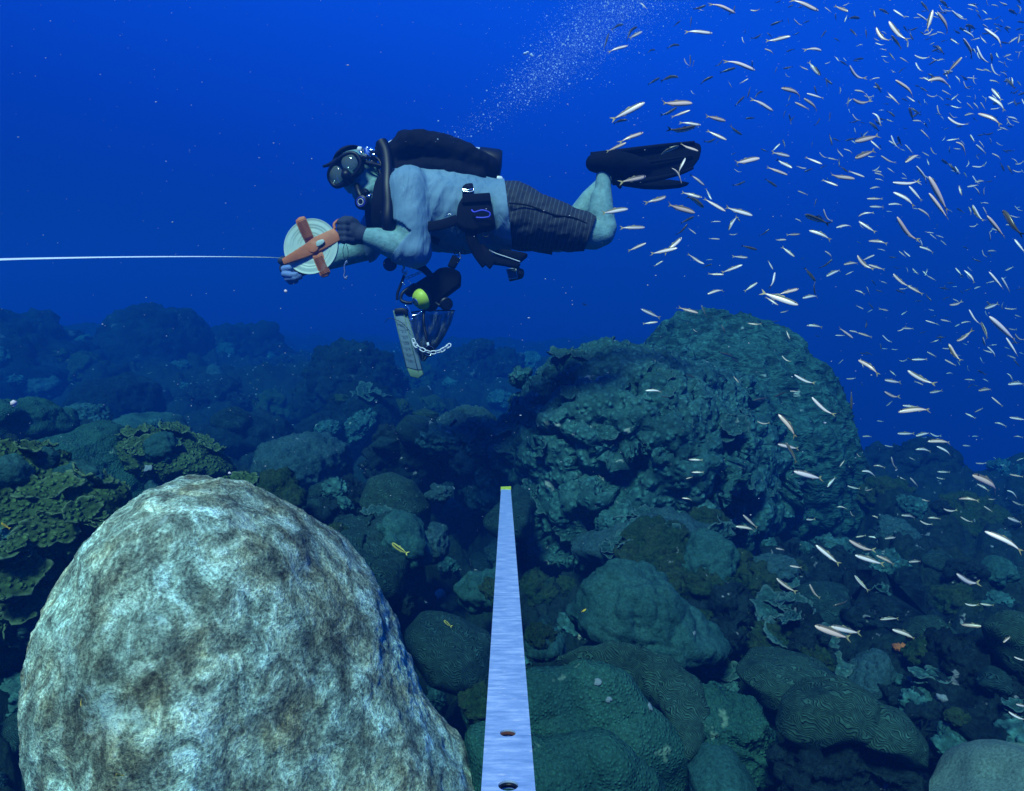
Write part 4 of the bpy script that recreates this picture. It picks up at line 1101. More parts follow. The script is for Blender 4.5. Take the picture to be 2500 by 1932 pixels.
vput(tube('blue_cord', [Q(A(1825, 775), -140), Q(A(1850, 795), -144), Q(A(1920, 778), -146), Q(A(1985, 800), -146), Q(A(1980, 835), -146), Q(A(1920, 845), -144), Q(A(1865, 842), -142)], 0.0034, M_BLUEC, None, 8))
vput(tube('waist_belt', [Q(A(1700, 860), -128), Q(A(1560, 905), -126), Q(A(1420, 925), -120), Q(A(1330, 930), -100)], 0.021, M_NYLON, None, 10, flat=0.25, ref=FWD))
vput(tube('lower_belt', [Q(A(1540, 1060), -98), Q(A(1470, 1035), -100), Q(A(1400, 1010), -98), Q(A(1330, 980), -90)], 0.016, M_NYLON, None, 10, flat=0.3, ref=FWD))
vput(tube('side_strap', [Q(A(1790, 510), -70), Q(A(1790, 580), -110), Q(A(1790, 660), -124)], 0.022, M_NYLON, None, 10, flat=0.25, ref=FWD))
vput(tube('strap_ring', [Q(A(1740, 590), -128), Q(A(1790, 598), -130), Q(A(1840, 590), -128), Q(A(1835, 610), -130), Q(A(1795, 615), -131), Q(A(1755, 606), -130), Q(A(1740, 590), -128)], 0.0028, M_CHROME, None, 8))
vput(tube('strap_ring', [Q(A(1590, 840), -130), Q(A(1615, 815), -132), Q(A(1655, 815), -132)], 0.002, M_CHROME, None, 8))
vput(ring('strap_ring', Q(A(1950, 985), -120), -FWD, 0.014, 0.0022, M_RUBBER))
vput(tube('crotch_strap', [Q(A(1820, 930), -118), Q(A(1830, 1040), -112), Q(A(1880, 1150), -104), Q(A(1960, 1260), -98)], 0.024, M_NYLON, None, 10, flat=0.25, ref=FWD))
vput(slab('strap_end', [A(1840, 1120), A(1930, 1070), A(2000, 1150), A(2040, 1230), A(1985, 1298), A(1900, 1210)], -104, 0.02, M_NYLON, None, 0.004))
vput(slab('weight_pouch', [B(330, 1050), B(420, 1030), B(600, 1060), B(640, 1075), B(570, 1135), B(450, 1100)], -80, 0.06, M_NYLON, None, 0.008))
vput(slab('leg_strap', [B(260, 1060), B(330, 1070), B(450, 1115), B(578, 1155), B(545, 1190), B(420, 1165), B(340, 1155), B(280, 1120)], -90, 0.03, M_NYLON, None, 0.005))
vput(tube('piping', [Q(B(310, 1042), -92), Q(B(380, 1075), -94), Q(B(470, 1105), -92), Q(B(570, 1140), -88)], 0.0022, M_WHITEP, None, 6))
# gloves
def glove(name, chains, mat):
    V, F = balls(chains)
    o = obj(name, fuse(name, V, F, 0.0034, 3), mat); adopt(o, person); return o
wn = -100
ch = [[b_((886, 575), wn, 21), b_(A(800, 985), wn, 24, 0.8), b_(A(755, 960), wn - 4, 26, 0.75)], [b_(A(770, 910), wn, 17), b_(A(770, 1020), wn, 18)]]
for k, y in enumerate((885, 935, 988, 1038)):
    ch.append([b_(A(752, y + 12), wn - 12, 8.5), b_(A(700, y + 2), wn - 24, 8.2), b_(A(655, y), wn - 14, 7.8), b_(A(655, y + 4), wn + 6, 7.2), b_(A(690, y + 8), wn + 14, 6.6)])
ch.append([b_(A(800, 920), wn - 4, 11), b_(A(755, 865), wn - 14, 9), b_(A(700, 858), wn - 16, 8), b_(A(665, 872), wn - 12, 7)])
glove('glove', ch, M_GLOVE)
wf = -8
ch = [[b_((735, 658), 14, 17), b_((715, 662), 6, 19, 0.8), b_((700, 655), wf, 18, 0.8)], [b_(A(130, 1230), wf - 30, 8), b_(A(150, 1215), wf - 20, 9), b_((700, 650), wf, 14)]]
glove('glove', ch, M_GLOVE)
chf = [[b_((704, 655), wf - 8, 9), b_(A(160, 1298), wf - 34, 8.2), b_(A(215, 1290), wf - 40, 7.2)],
       [b_((708, 662), wf - 4, 9.5), b_(A(165, 1345), wf - 34, 8.6), b_(A(225, 1355), wf - 42, 7.6), b_(A(265, 1350), wf - 42, 6.6)],
       [b_((712, 668), wf, 9), b_(A(190, 1385), wf - 30, 8.4), b_(A(250, 1382), wf - 40, 7.4), b_(A(300, 1370), wf - 40, 6.4)],
       [b_((716, 674), wf + 4, 8.5), b_(A(215, 1412), wf - 22, 7.6), b_(A(262, 1405), wf - 32, 6.8)]]
V, F = balls(chf)
gf = obj('glove_fingers', fuse('glove_fingers', V, F, 0.0030, 2), M_GLOVE2); adopt(gf, person)
# fins
M_FINR = plain('black_fin_rubber', (0.0015, 0.003, 0.008), 0.85, spec=0.1)
fin1 = slab('fin', [B(1135, 268), B(1290, 246), B(1420, 226), B(1560, 214), B(1750, 180), B(1900, 156), B(2000, 154), B(2050, 170), B(2062, 212), B(2045, 290), B(1970, 390), B(1800, 440), B(1650, 470), B(1480, 492), B(1335, 500), B(1312, 402), B(1170, 402), B(1150, 330)], -44, 0.022, M_FINR, person, 0.008, 3)
def fput(o):
    o.parent = fin1; o.location = o.location - person.location - fin1.location; return o
fput(tube('rail', [Q(B(1150, 266), -48), Q(B(1420, 232), -50), Q(B(1750, 188), -50), Q(B(2000, 160), -46)], [0.013, 0.012, 0.009, 0.006], M_FINR, None, 8))
fput(tube('rail', [Q(B(1330, 490), -48), Q(B(1600, 474), -50), Q(B(1850, 424), -48), Q(B(1990, 370), -46)], [0.013, 0.012, 0.009, 0.006], M_FINR, None, 8))
V, F = balls([[b_(B(1180, 330), -54, 21, 1.1), b_(B(1330, 330), -58, 31, 1.0), b_(B(1480, 340), -56, 24, 0.8), b_(B(1620, 345), -50, 12, 0.6)]])
fput(obj('foot_pocket', fuse('foot_pocket', V, F, 0.006, 4), M_FINR))
fput(tube('rib', [Q(B(1600, 330), -54), Q(B(1800, 300), -52), Q(B(1990, 270), -48)], [0.008, 0.006, 0.003], M_FINR, None, 8))
fput(tube('buckle', [Q(B(1355, 232), -60), Q(B(1368, 258), -62), Q(B(1402, 266), -60)], 0.0022, M_WHITEP, None, 6))
fin2 = slab('fin', [B(1320, 470), B(1480, 480), B(1650, 466), B(1800, 462), B(1900, 475), B(1968, 490), B(1900, 512), B(1750, 526), B(1600, 522), B(1450, 500)], 44, 0.05, M_FINR, person, 0.012, 3)
tube('fin_strap', [Q(B(1330, 480), 30), Q(B(1365, 505), 20), Q(B(1390, 530), 18), Q(B(1395, 505), 22)], 0.007, M_FINR, person, 8)

# ---- tank, its own thing strapped to the back
tank = empty('scuba_tank', Q(A(1500, 330), 8))
tag(tank, 'pale scuba tank with dark boot strapped on the back of the diver', 'tank')
a0, a1 = Q(A(1075, 258), 4), Q(A(2095, 385), 14); ax = (a1 - a0); Lt = ax.length
lathe('cylinder', [(0.012, -0.03), (0.016, -0.015), (0.045, 0.005), (0.062, 0.035), (0.066, 0.07), (0.066, Lt - 0.10)], M_TANK, a0, ax, tank)
lathe('boot', [(0.067, 0), (0.070, 0.005), (0.070, 0.085), (0.064, 0.10), (0.0, 0.105)], M_RUBBER, a0 + ax.normalized() * (Lt - 0.105), ax, tank)
lathe('band', [(0.068, 0), (0.069, 0.004), (0.069, 0.05), (0.068, 0.054)], M_NYLON, a0 + ax.normalized() * 0.26, ax, tank)
lathe('knob', [(0.010, 0), (0.011, 0.004), (0.011, 0.018), (0.007, 0.024), (0, 0.024)], M_WHITEP, Q(A(2050, 495), -30), RIGHT - UP * 0.1, tank, 14)
val = lathe('valve', [(0.013, 0), (0.013, 0.02), (0.018, 0.022), (0.018, 0.045), (0.011, 0.048), (0.011, 0.07), (0, 0.07)], M_CHROME, Q(A(985, 262), -10), (Q(A(830, 240), -24) - Q(A(985, 262), -10)), tank, 16)
def tput(o):
    o.parent = val; o.location = o.location - tank.location - val.location; return o
tput(lathe('valve_knob', [(0.012, 0), (0.014, 0.003), (0.014, 0.016), (0.009, 0.02), (0, 0.02)], M_WHITEP, Q(A(850, 244), -30), Q(A(835, 242), -30) - Q(A(850, 244), -30), None, 12))
tput(ring('yoke_ring', Q(A(897, 237), -36), -FWD, 0.0085, 0.0024, M_CHROME))
first = lathe('first_stage', [(0.010, -0.03), (0.017, -0.028), (0.019, -0.01), (0.019, 0.01), (0.016, 0.026), (0.010, 0.03), (0, 0.03)], M_CHROME, Q(A(905, 295), -34), (-UP + RIGHT * 0.2), tank, 18)
for (x0, y0, x1, y1, x2, y2) in ((880, 320, 840, 340, 860, 300), (940, 300, 1000, 330, 1040, 420), (920, 330, 960, 360, 1040, 380)):
    tube('hose', [Q(A(x0, y0), -36), Q(A(x1, y1), -44), Q(A(x2, y2), -50)], 0.006, M_RUBBER, tank, 8)
for (x, y) in ((845, 270), (870, 300), (930, 250), (955, 290), (900, 330)):
    lathe('port_plug', [(0.005, 0), (0.006, 0.002), (0.006, 0.008), (0, 0.010)], M_CHROME, Q(A(x, y), -46), -FWD - RIGHT * 0.3 + UP * 0.2, tank, 10)

# ---- tape reel held in both hands
reel = empty('tape_reel', Q(A(405, 1100), -120))
tag(reel, 'open measuring tape reel with orange cross frame held by the diver', 'tape reel')
M_OR = plain('orange_plastic', (0.50, 0.15, 0.05), 0.55, bump=0.1)
M_TAPEW = plain('white_tape', (0.42, 0.56, 0.48), 0.5, vary=0.05)
RX = (-FWD * 0.97 - RIGHT * 0.12 + UP * 0.05).normalized()
rc = Q(A(405, 1104), -112)
prof = []
Rr = 64 * PX
for k in range(17):                                   # wound tape: stepped turns
    r = Rr * (1 - k / 17 * 0.8)
    prof += [(r, 0.012 - 0.0004 * (k % 2) - 0.0003 * (k % 3)), (r - Rr * 0.04, 0.012 - 0.0004 * (k % 2) - 0.0003 * (k % 3))]
lathe('wound_tape', [(Rr * 0.98, -0.004)] + prof + [(0, 0.010)], M_TAPEW, rc, RX, reel, 64)
def rslab(name, pts, w, t, bev=0.003): return slab(name, pts, w, t, M_OR, reel, bev)
fr = rslab('frame_arm', [A(135, 1210), A(330, 1085), A(420, 1018), A(600, 935), A(640, 985), A(655, 1045), A(500, 1130), A(380, 1185), A(155, 1262)], -127, 0.010)
up_arm = rslab('frame_arm', [A(258, 868), A(290, 838), A(335, 828), A(352, 850), A(418, 1012), A(345, 1062), A(268, 905)], -124, 0.010)
lo_arm = rslab('frame_arm', [A(405, 1180), A(495, 1135), A(568, 1325), A(545, 1362), A(498, 1375), A(474, 1355)], -124, 0.010)
hub = lathe('hub', [(0.0, -0.004), (0.024, -0.004), (0.024, 0.0012), (0.0225, 0.0020), (0, 0.0020)], M_OR, Q(A(415, 1100), -128), RX, reel, 24)
sl = slab('slot_window', [A(440, 1062), A(455, 1046), A(498, 1034), A(515, 1042), A(517, 1060), A(500, 1078), A(462, 1100), A(445, 1096)], -132, 0.006, M_TAPEW, reel, 0.002)
for arm, (x0, y0), (x1, y1), n_, hw_ in ((up_arm, (305, 860), (375, 1020), 15, 40), (lo_arm, (455, 1180), (525, 1340), 15, 40)):
    for k in range(n_):
        f = (k + 0.5) / n_
        cx, cy_ = x0 + (x1 - x0) * f, y0 + (y1 - y0) * f
        dx, dy = hw_ * 0.92, -hw_ * 0.40
        o = tube('grip_rib', [Q(A(cx - dx, cy_ - dy), -127), Q(A(cx + dx, cy_ + dy), -127)], 0.0016, M_OR, None, 6, spline=False)
        o.parent = arm; o.location = o.location - reel.location - arm.location
hd = tube('handle', [Q(A(610, 945), -120), Q(A(605, 900), -118), Q(A(650, 865), -112), Q(A(715, 850), -104), Q(A(720, 870), -100), Q(A(690, 960), -98), Q(A(700, 1062), -104), Q(A(650, 1050), -116)], 0.0062, M_OR, reel, 8)
crank = tube('lanyard', [Q(A(700, 1065), -108), Q(A(682, 1130), -112), Q(A(690, 1200), -112), Q(A(715, 1238), -112), Q(A(728, 1150), -112), Q(A(712, 1080), -110)], 0.0012, M_RUBBER, reel, 6)
sn = tube('snap_clip', [Q(A(712, 1235), -112), Q(A(694, 1275), -112), Q(A(698, 1330), -112), Q(A(690, 1360), -112), Q(A(706, 1388), -112), Q(A(720, 1362), -112)], 0.0035, M_STEEL, reel, 8)
ring('snap_ring', Q(A(712, 1238), -112), -FWD, 0.005, 0.0014, M_CHROME, reel, 14)
# paid-out tape, twisting as it comes past the lens
def tape_mat():
    m, t, b = new_mat('printed_tape')
    g = node(t, 'ShaderNodeTexCoord'); s_ = node(t, 'ShaderNodeSeparateXYZ'); t.links.new(g.outputs['UV'], s_.inputs[0])
    w = node(t, 'ShaderNodeTexNoise', Scale=160.0, Detail=1.0); 
    cb = node(t, 'ShaderNodeCombineXYZ'); t.links.new(s_.outputs['X'], cb.inputs['X'])
    t.links.new(cb.outputs[0], w.inputs['Vector'])
    r = ramp(t, [(0.44, (0.10, 0.14, 0.05)), (0.48, (0.62, 0.74, 0.30))], w.outputs[0])
    r2 = ramp(t, [(0.10, (1, 1, 1)), (0.35, (0, 0, 0))], s_.outputs['X'])
    mx = node(t, 'ShaderNodeMix', data_type='RGBA'); t.links.new(r2.outputs[0], mx.inputs[0])
    mx.inputs[6].default_value = (0.92, 0.95, 0.92, 1); t.links.new(r.outputs[0], mx.inputs[7])
    t.links.new(mx.outputs[2], b.inputs['Base Color']); b.inputs['Roughness'].default_value = 0.4
    return m
tpts = catmull([Q(A(150, 1205), -118), P(650, 628.5, 2.72), P(500, 627, 2.45), P(300, 628, 2.15), P(100, 631.5, 1.85), P(0, 634, 1.70), P(-250, 642, 1.40)], 10)
V, F, UVs = [], [], []
for i, p in enumerate(tpts):
    f = i / (len(tpts) - 1)
    tg = (tpts[min(i + 1, len(tpts) - 1)] - tpts[max(i - 1, 0)]).normalized()
    nf = UP * (0.95 - 0.15 * f) - p.normalized() * (0.25 + 0.40 * f)       # the flat of the tape rolls slowly towards the lens
    nf = (nf - tg * nf.dot(tg)).normalized(); wd_ = tg.cross(nf)
    for s_ in (-1, 1):
        for t_ in (-1, 1):
            V.append(p + wd_ * 0.0065 * (0.75 + 0.25 * f) * s_ + nf * 0.0004 * t_)
for i in range(len(tpts) - 1):
    a = i * 4; b = a + 4
    F += [(a, a + 1, b + 1, b), (a + 2, b + 2, b + 3, a + 3), (a, b, b + 2, a + 2), (a + 1, a + 3, b + 3, b + 1)]
me = mesh_pd('tape', V, F, False)
uvl = me.uv_layers.new(name='UVMap')
for l in me.loops: uvl.data[l.index].uv = ((l.vertex_index // 4) / (len(tpts) - 1), (l.vertex_index % 4) / 3)
o = obj('tape', me, tape_mat()); adopt(o, reel)

# ---- things clipped to the diver
disc = lathe('lens_disc', [(0.0, -0.006), (0.028, -0.006), (0.0292, -0.003), (0.0292, 0.004), (0.026, 0.006), (0, 0.005)], plain('dark_blue_disc', (0.02, 0.03, 0.07), 0.4), Q(A(1100, 1258), -70), -FWD, None, 28)
tag(disc, 'round dark disc hanging below the near forearm of the diver', 'disc')
dc = empty('dive_computer', Q(B(510, 1240), -60)); tag(dc, 'square dive computer with pale frame hanging below the hips of the diver', 'dive computer')
slab('case', [B(470, 1200), B(560, 1188), B(600, 1200), B(606, 1240), B(590, 1270), B(480, 1296)], -58, 0.035, M_RUBBER, dc, 0.006)
for (p, q_) in (((458, 1203), (535, 1193)), ((535, 1193), (548, 1272)), ((548, 1272), (478, 1282)), ((478, 1282), (458, 1203))):
    tube('bezel_edge', [Q(B(*p), -62), Q(B(*q_), -62)], 0.0020, plain('pale_bezel', (0.5, 0.6, 0.6), 0.4), dc, 6, spline=False)
slab('screen', [B(464, 1208), B(532, 1199), B(543, 1268), B(481, 1277)], -61, 0.006, plain('grey_screen', (0.06, 0.10, 0.12), 0.15), dc, 0.001)
tube('lanyard', [Q(B(560, 1188), -50), Q(B(550, 1170), -60), Q(B(535, 1150), -76)], 0.004, M_NYLON, dc, 6)
pouch = empty('gear_pouch', Q(Cc(900, 650), -40)); tag(pouch, 'black gear pouch hanging by a ring under the belly of the diver', 'pouch')
po = slab('body', [Cc(560, 690), Cc(640, 630), Cc(720, 575), Cc(790, 530), Cc(860, 500), Cc(930, 440), Cc(1010, 425), Cc(1090, 445), Cc(1155, 480), Cc(1150, 610), Cc(1000, 722), Cc(930, 790), Cc(880, 862), Cc(800, 875), Cc(700, 700), Cc(600, 720)], -50, 0.08, M_NYLON, pouch, 0.016, 3)
slab('strap_tab', [Cc(1020, 420), Cc(1075, 300), Cc(1155, 345), Cc(1095, 450)], -44, 0.02, M_NYLON, pouch, 0.005)
ring('ring', Q(Cc(1120, 290), -40), -FWD + RIGHT * 0.6, 0.012, 0.002, M_RUBBER, pouch, 18)
ring('ring', Q(Cc(1185, 275), -40), -FWD + UP * 0.4, 0.010, 0.002, M_RUBBER, pouch, 18)
tube('snap_clip', [Q(Cc(1157, 250), -42), Q(Cc(1150, 290), -44), Q(Cc(1160, 330), -44), Q(Cc(1148, 350), -44)], 0.003, M_STEEL, pouch, 8)
V, F = balls([[b_(Cc(720, 430), -46, 8), b_(Cc(770, 440), -48, 9), b_(Cc(850, 520), -46, 8)]])
o = obj('grip', fuse('grip', V, F, 0.004, 2), M_RUBBER); adopt(o, pouch)
tube('snap_clip', [Q(A(1220, 1250), -96), Q(Cc(572, 440), -90), Q(Cc(560, 480), -90), Q(Cc(600, 495), -90), Q(Cc(575, 520), -90)], 0.0042, M_STEEL, pouch, 8)
tube('clip_strap', [Q(Cc(580, 510), -88), Q(Cc(540, 620), -84), Q(Cc(510, 700), -84), Q(Cc(505, 770), -84)], 0.006, M_RUBBER, pouch, 8)
for (x, y) in ((560, 470), (605, 480), (575, 440), (570, 600), (635, 590)):
    ring('clip_ring', Q(Cc(x, y), -92), -FWD + RIGHT * 0.5, 0.0045, 0.0014, M_CHROME, pouch, 12)
slab('buckle', [Cc(575, 380), Cc(655, 375), Cc(635, 425), Cc(600, 410)], -90, 0.015, M_RUBBER, pouch, 0.003)
octo = empty('spare_regulator', Q(Cc(720, 780), -74)); tag(octo, 'lime yellow spare regulator hanging below the diver', 'regulator')
OA = (-FWD * 0.55 - RIGHT * 0.75 - UP * 0.45).normalized(); oc = Q(Cc(745, 770), -78)
lathe('cover', [(0.0455, -0.012), (0.0455, -0.006), (0.043, 0.004), (0.037, 0.014), (0.027, 0.022), (0.020, 0.026), (0.018, 0.026)], plain('lime_yellow', (0.42, 0.62, 0.05), 0.45), oc, OA, octo, 32)
lathe('purge_button', [(0.019, 0.020), (0.019, 0.029), (0.015, 0.031), (0, 0.031)], M_CHROME, oc, OA, octo, 22)
lathe('body', [(0.0, -0.04), (0.025, -0.04), (0.038, -0.03), (0.0440, -0.012)], M_RUBBER, oc, OA, octo, 28)
tube('hose', [oc - OA * 0.03, Q(Cc(700, 620), -60), Q(Cc(640, 640), -70), Q(Cc(560, 700), -76), Q(Cc(545, 770), -78), Q(Cc(600, 800), -80), Q(Cc(660, 800), -78)], 0.007, M_RUBBER, octo, 8)
gau = empty('pressure_gauge', Q(Cc(1010, 812), -70)); tag(gau, 'round pressure gauge with white face hanging right of the yellow regulator', 'gauge')
GA = (-FWD * 0.93 + RIGHT * 0.3 - UP * 0.1).normalized(); gc = Q(Cc(1012, 812), -72)
lathe('case', [(0.0, -0.03), (0.022, -0.028), (0.027, -0.015), (0.0275, 0.004), (0.022, 0.008), (0.021, 0.006)], M_RUBBER, gc, GA, gau, 28)
lathe('dial', [(0.0205, 0.0), (0.0205, 0.0058), (0, 0.0058)], M_WHITEP, gc, GA, gau, 28)
gx = RIGHT; gu = UP
for k in range(8):
    t_ = k * pi / 4 + 0.3
    tube('dial_mark', [gc + GA * 0.0068 + (gx * cos(t_) + gu * sin(t_)) * 0.006, gc + GA * 0.0068 + (gx * cos(t_) + gu * sin(t_)) * 0.017], 0.0012, M_RUBBER, gau, 5, spline=False)
lathe('needle_hub', [(0.005, 0.006), (0.005, 0.009), (0, 0.009)], M_RUBBER, gc, GA, gau, 12)
tube('hose', [gc - GA * 0.02, Q(Cc(950, 830), -56), Q(Cc(900, 800), -54)], 0.007, M_RUBBER, gau, 8)
slate = empty('writing_slate', Q(Cc(600, 1180), -84)); tag(slate, 'long pale writing slate hanging edge down on the left of the mesh bag', 'slate')
M_SL = plain('slate_plastic', (0.14, 0.22, 0.26), 0.45, vary=0.1); M_SLF = plain('slate_frame', (0.12, 0.22, 0.12), 0.5)
slab('board', [Cc(462, 880), Cc(560, 862), Cc(605, 880), Cc(690, 1180), Cc(765, 1490), Cc(700, 1490), Cc(595, 1462), Cc(530, 1180)], -92, 0.010, M_SL, slate, 0.002)
slab('board_foot', [Cc(600, 1465), Cc(770, 1494), Cc(775, 1540), Cc(720, 1580), Cc(640, 1560)], -90, 0.010, M_SLF, slate, 0.003)
slab('clamp', [Cc(475, 860), Cc(560, 850), Cc(610, 868), Cc(618, 935), Cc(545, 905), Cc(475, 912)], -98, 0.016, M_RUBBER, slate, 0.003)
for a_, b2 in (((465, 880), (598, 1464)), ((560, 862), (715, 1490)), ((590, 868), (762, 1492))):
    tube('edge_rail', [Q(Cc(*a_), -95), Q(Cc(*b2), -95)], 0.0014, M_SLF, slate, 6, spline=False)
for k in range(7):
    f = 0.22 + k * 0.105; xl, yl = 468 + (598 - 468) * f, 880 + (1464 - 880) * f; xr, yr = 562 + (715 - 562) * f, 862 + (1490 - 862) * f
    tube('ruled_line', [Q(Cc(xl + 8, yl), -94.5), Q(Cc(xr - 4, yr + 6), -94.5)], 0.0005, M_RUBBER, slate, 4, spline=False)
    for j in range(3):
        mx_, my_ = xl + 35 + j * 18, yl + 22
        tube('pencil_mark', [Q(Cc(mx_, my_), -94.6), Q(Cc(mx_ + 10, my_ + random.uniform(-8, 8)), -94.6), Q(Cc(mx_ + 14, my_ + 8), -94.6)], 0.0007, M_RUBBER, slate, 4)
tube('cord', [Q(Cc(375, 1005), -100), Q(Cc(420, 960), -100), Q(Cc(470, 968), -100), Q(Cc(560, 1010), -100), Q(Cc(640, 1100), -98)], 0.0011, M_RUBBER, slate, 6)
bagr = empty('mesh_bag', Q(Cc(900, 1050), -20)); tag(bagr, 'dark mesh bag hanging between the slate and the pressure gauge', 'bag')
nu, nv_ = 34, 40
gv = np.zeros((nv_, nu, 3))
L_ = [(640, 900), (655, 1050), (680, 1150), (710, 1280), (755, 1400)]; R2_ = [(1095, 880), (1060, 1010), (1000, 1130), (930, 1240), (790, 1390)]
for j in range(nv_):
    f = j / (nv_ - 1) * 4; i0 = min(int(f), 3); t_ = f - i0
    l = np.array(L_[i0]) * (1 - t_) + np.array(L_[i0 + 1]) * t_; r = np.array(R2_[i0]) * (1 - t_) + np.array(R2_[i0 + 1]) * t_
    for i in range(nu):
        g_ = i / (nu - 1); xy = l * (1 - g_) + r * g_
        wv = -48 * sin(pi * g_) ** 0.7 * (1 - 0.5 * j / nv_) + 7 * sin(g_ * 17 + j * 0.16) + 4 * sin(g_ * 31 - j * 0.1)
        gv[j, i] = Q(Cc(*xy), -12 + wv)
for side in (0, 1):
    pts = gv.copy()
    if side:
        for j in range(nv_):
            for i in range(nu):
                g_ = i / (nu - 1); pts[j, i] += np.array(FWD) * 0.12 * sin(pi * g_) * (1 - 0.6 * j / nv_)
    idx = np.arange(nu * nv_).reshape(nv_, nu)
    fq = np.stack([idx[:-1, :-1].ravel(), idx[:-1, 1:].ravel(), idx[1:, 1:].ravel(), idx[1:, :-1].ravel()], 1)
    o = obj('net_side', mesh_np('net_side', pts.reshape(-1, 3), fq), plain('grey_net', (0.045, 0.075, 0.08), 0.35, spec=0.9, vary=0.4)); adopt(o, bagr)
    wm = o.modifiers.new('mesh', 'WIREFRAME'); wm.thickness = 0.0023; wm.use_even_offset = False
tube('drawcord', [Q(Cc(640, 900), -20), Q(Cc(800, 880), -60), Q(Cc(950, 880), -60), Q(Cc(1095, 880), -16)], 0.003, M_NYLON, bagr, 6)
torch = empty('dive_torch', Q(Cc(830, 1285), -74)); tag(torch, 'black dive torch on a hose hanging in front of the mesh bag', 'torch')
TA = (-FWD * 0.9 - UP * 0.35 + RIGHT * 0.15).normalized(); tcn_ = Q(Cc(832, 1290), -82)
lathe('head', [(0.0, -0.06), (0.015, -0.06), (0.018, -0.02), (0.0265, -0.01), (0.0265, 0.006), (0.023, 0.008), (0.021, 0.004)], M_RUBBER, tcn_, TA, torch, 26)
ring('bezel', tcn_ + TA * 0.006, TA, 0.0215, 0.0018, M_CHROME, torch)
lathe('lens', [(0.020, 0.0), (0.020, 0.003), (0, 0.003)], plain('dark_lens', (0.01, 0.02, 0.06), 0.08), tcn_, TA, torch, 24)
tube('hose', [Q(Cc(785, 860), -66), Q(Cc(778, 960), -76), Q(Cc(785, 1060), -80), Q(Cc(805, 1150), -84), Q(Cc(822, 1230), -84)], 0.0062, M_RUBBER, torch, 8)
slab('tag', [Cc(808, 1210), Cc(830, 1206), Cc(836, 1240), Cc(812, 1242)], -94, 0.004, M_WHITEP, torch, 0.001)
tube('bolt_snap', [Q(Cc(590, 825), -104), Q(Cc(620, 860), -104), Q(Cc(640, 905), -104), Q(Cc(650, 940), -104), Q(Cc(640, 985), -104), Q(Cc(665, 965), -104)], 0.0052, M_CHROME, torch, 8)
tube('bolt_snap', [Q(Cc(660, 930), -104), Q(Cc(710, 925), -104), Q(Cc(755, 890), -104)], 0.0035, M_CHROME, torch, 8)
# white plastic chain
def link_mesh():
    pts = []
    for k in range(20):
        t_ = 2 * pi * k / 20
        pts.append(Vector((0.5 * (cos(t_) + (0.55 if cos(t_) > 0 else -0.55)) * 0.66, 0, 0.32 * sin(t_))))
    V, F = tube_data(pts, 0.11, 6, 1.0, ref=Vector((0, 1, 0)), closed=True)
    return mesh_pd('link', V, F)
LINK = link_mesh(); LINK.materials.append(M_WHITEP)
def chain(pts, n, label, w):
    root = empty('plastic_chain', Q(pts[0], w)); tag(root, label, 'chain')
    P3 = catmull([Q(p, w) for p in pts], 20)
    for k in range(n):
        f = (k + 0.5) / n * (len(P3) - 1); i = min(int(f), len(P3) - 2)
        p = P3[i].lerp(P3[i + 1], f - i); t_ = (P3[i + 1] - P3[i]).normalized()
        L = sum((P3[j + 1] - P3[j]).length for j in range(len(P3) - 1)) / n * 1.28
        o = obj('link', LINK, None, root)
        nrm = (-FWD + UP * 0.4) if k % 2 else (-FWD * 0.55 - UP * 0.9)
        y = (nrm - t_ * nrm.dot(t_)).normalized(); z = t_.cross(y)
        o.matrix_local = Matrix.Translation(p - root.location) @ Matrix((t_, y, z)).transposed().to_4x4() @ Matrix.Diagonal((L, L, L, 1))
chain([Cc(672, 1185), Cc(700, 1240), Cc(760, 1280), Cc(850, 1312), Cc(940, 1300), Cc(1000, 1268), Cc(1042, 1238)], 10, 'white plastic chain looped across the dive torch below the mesh bag', -104)
chain([Cc(600, 548), Cc(650, 525), Cc(700, 505), Cc(745, 488)], 5, 'short white chain behind the clips on the gear pouch', -56)
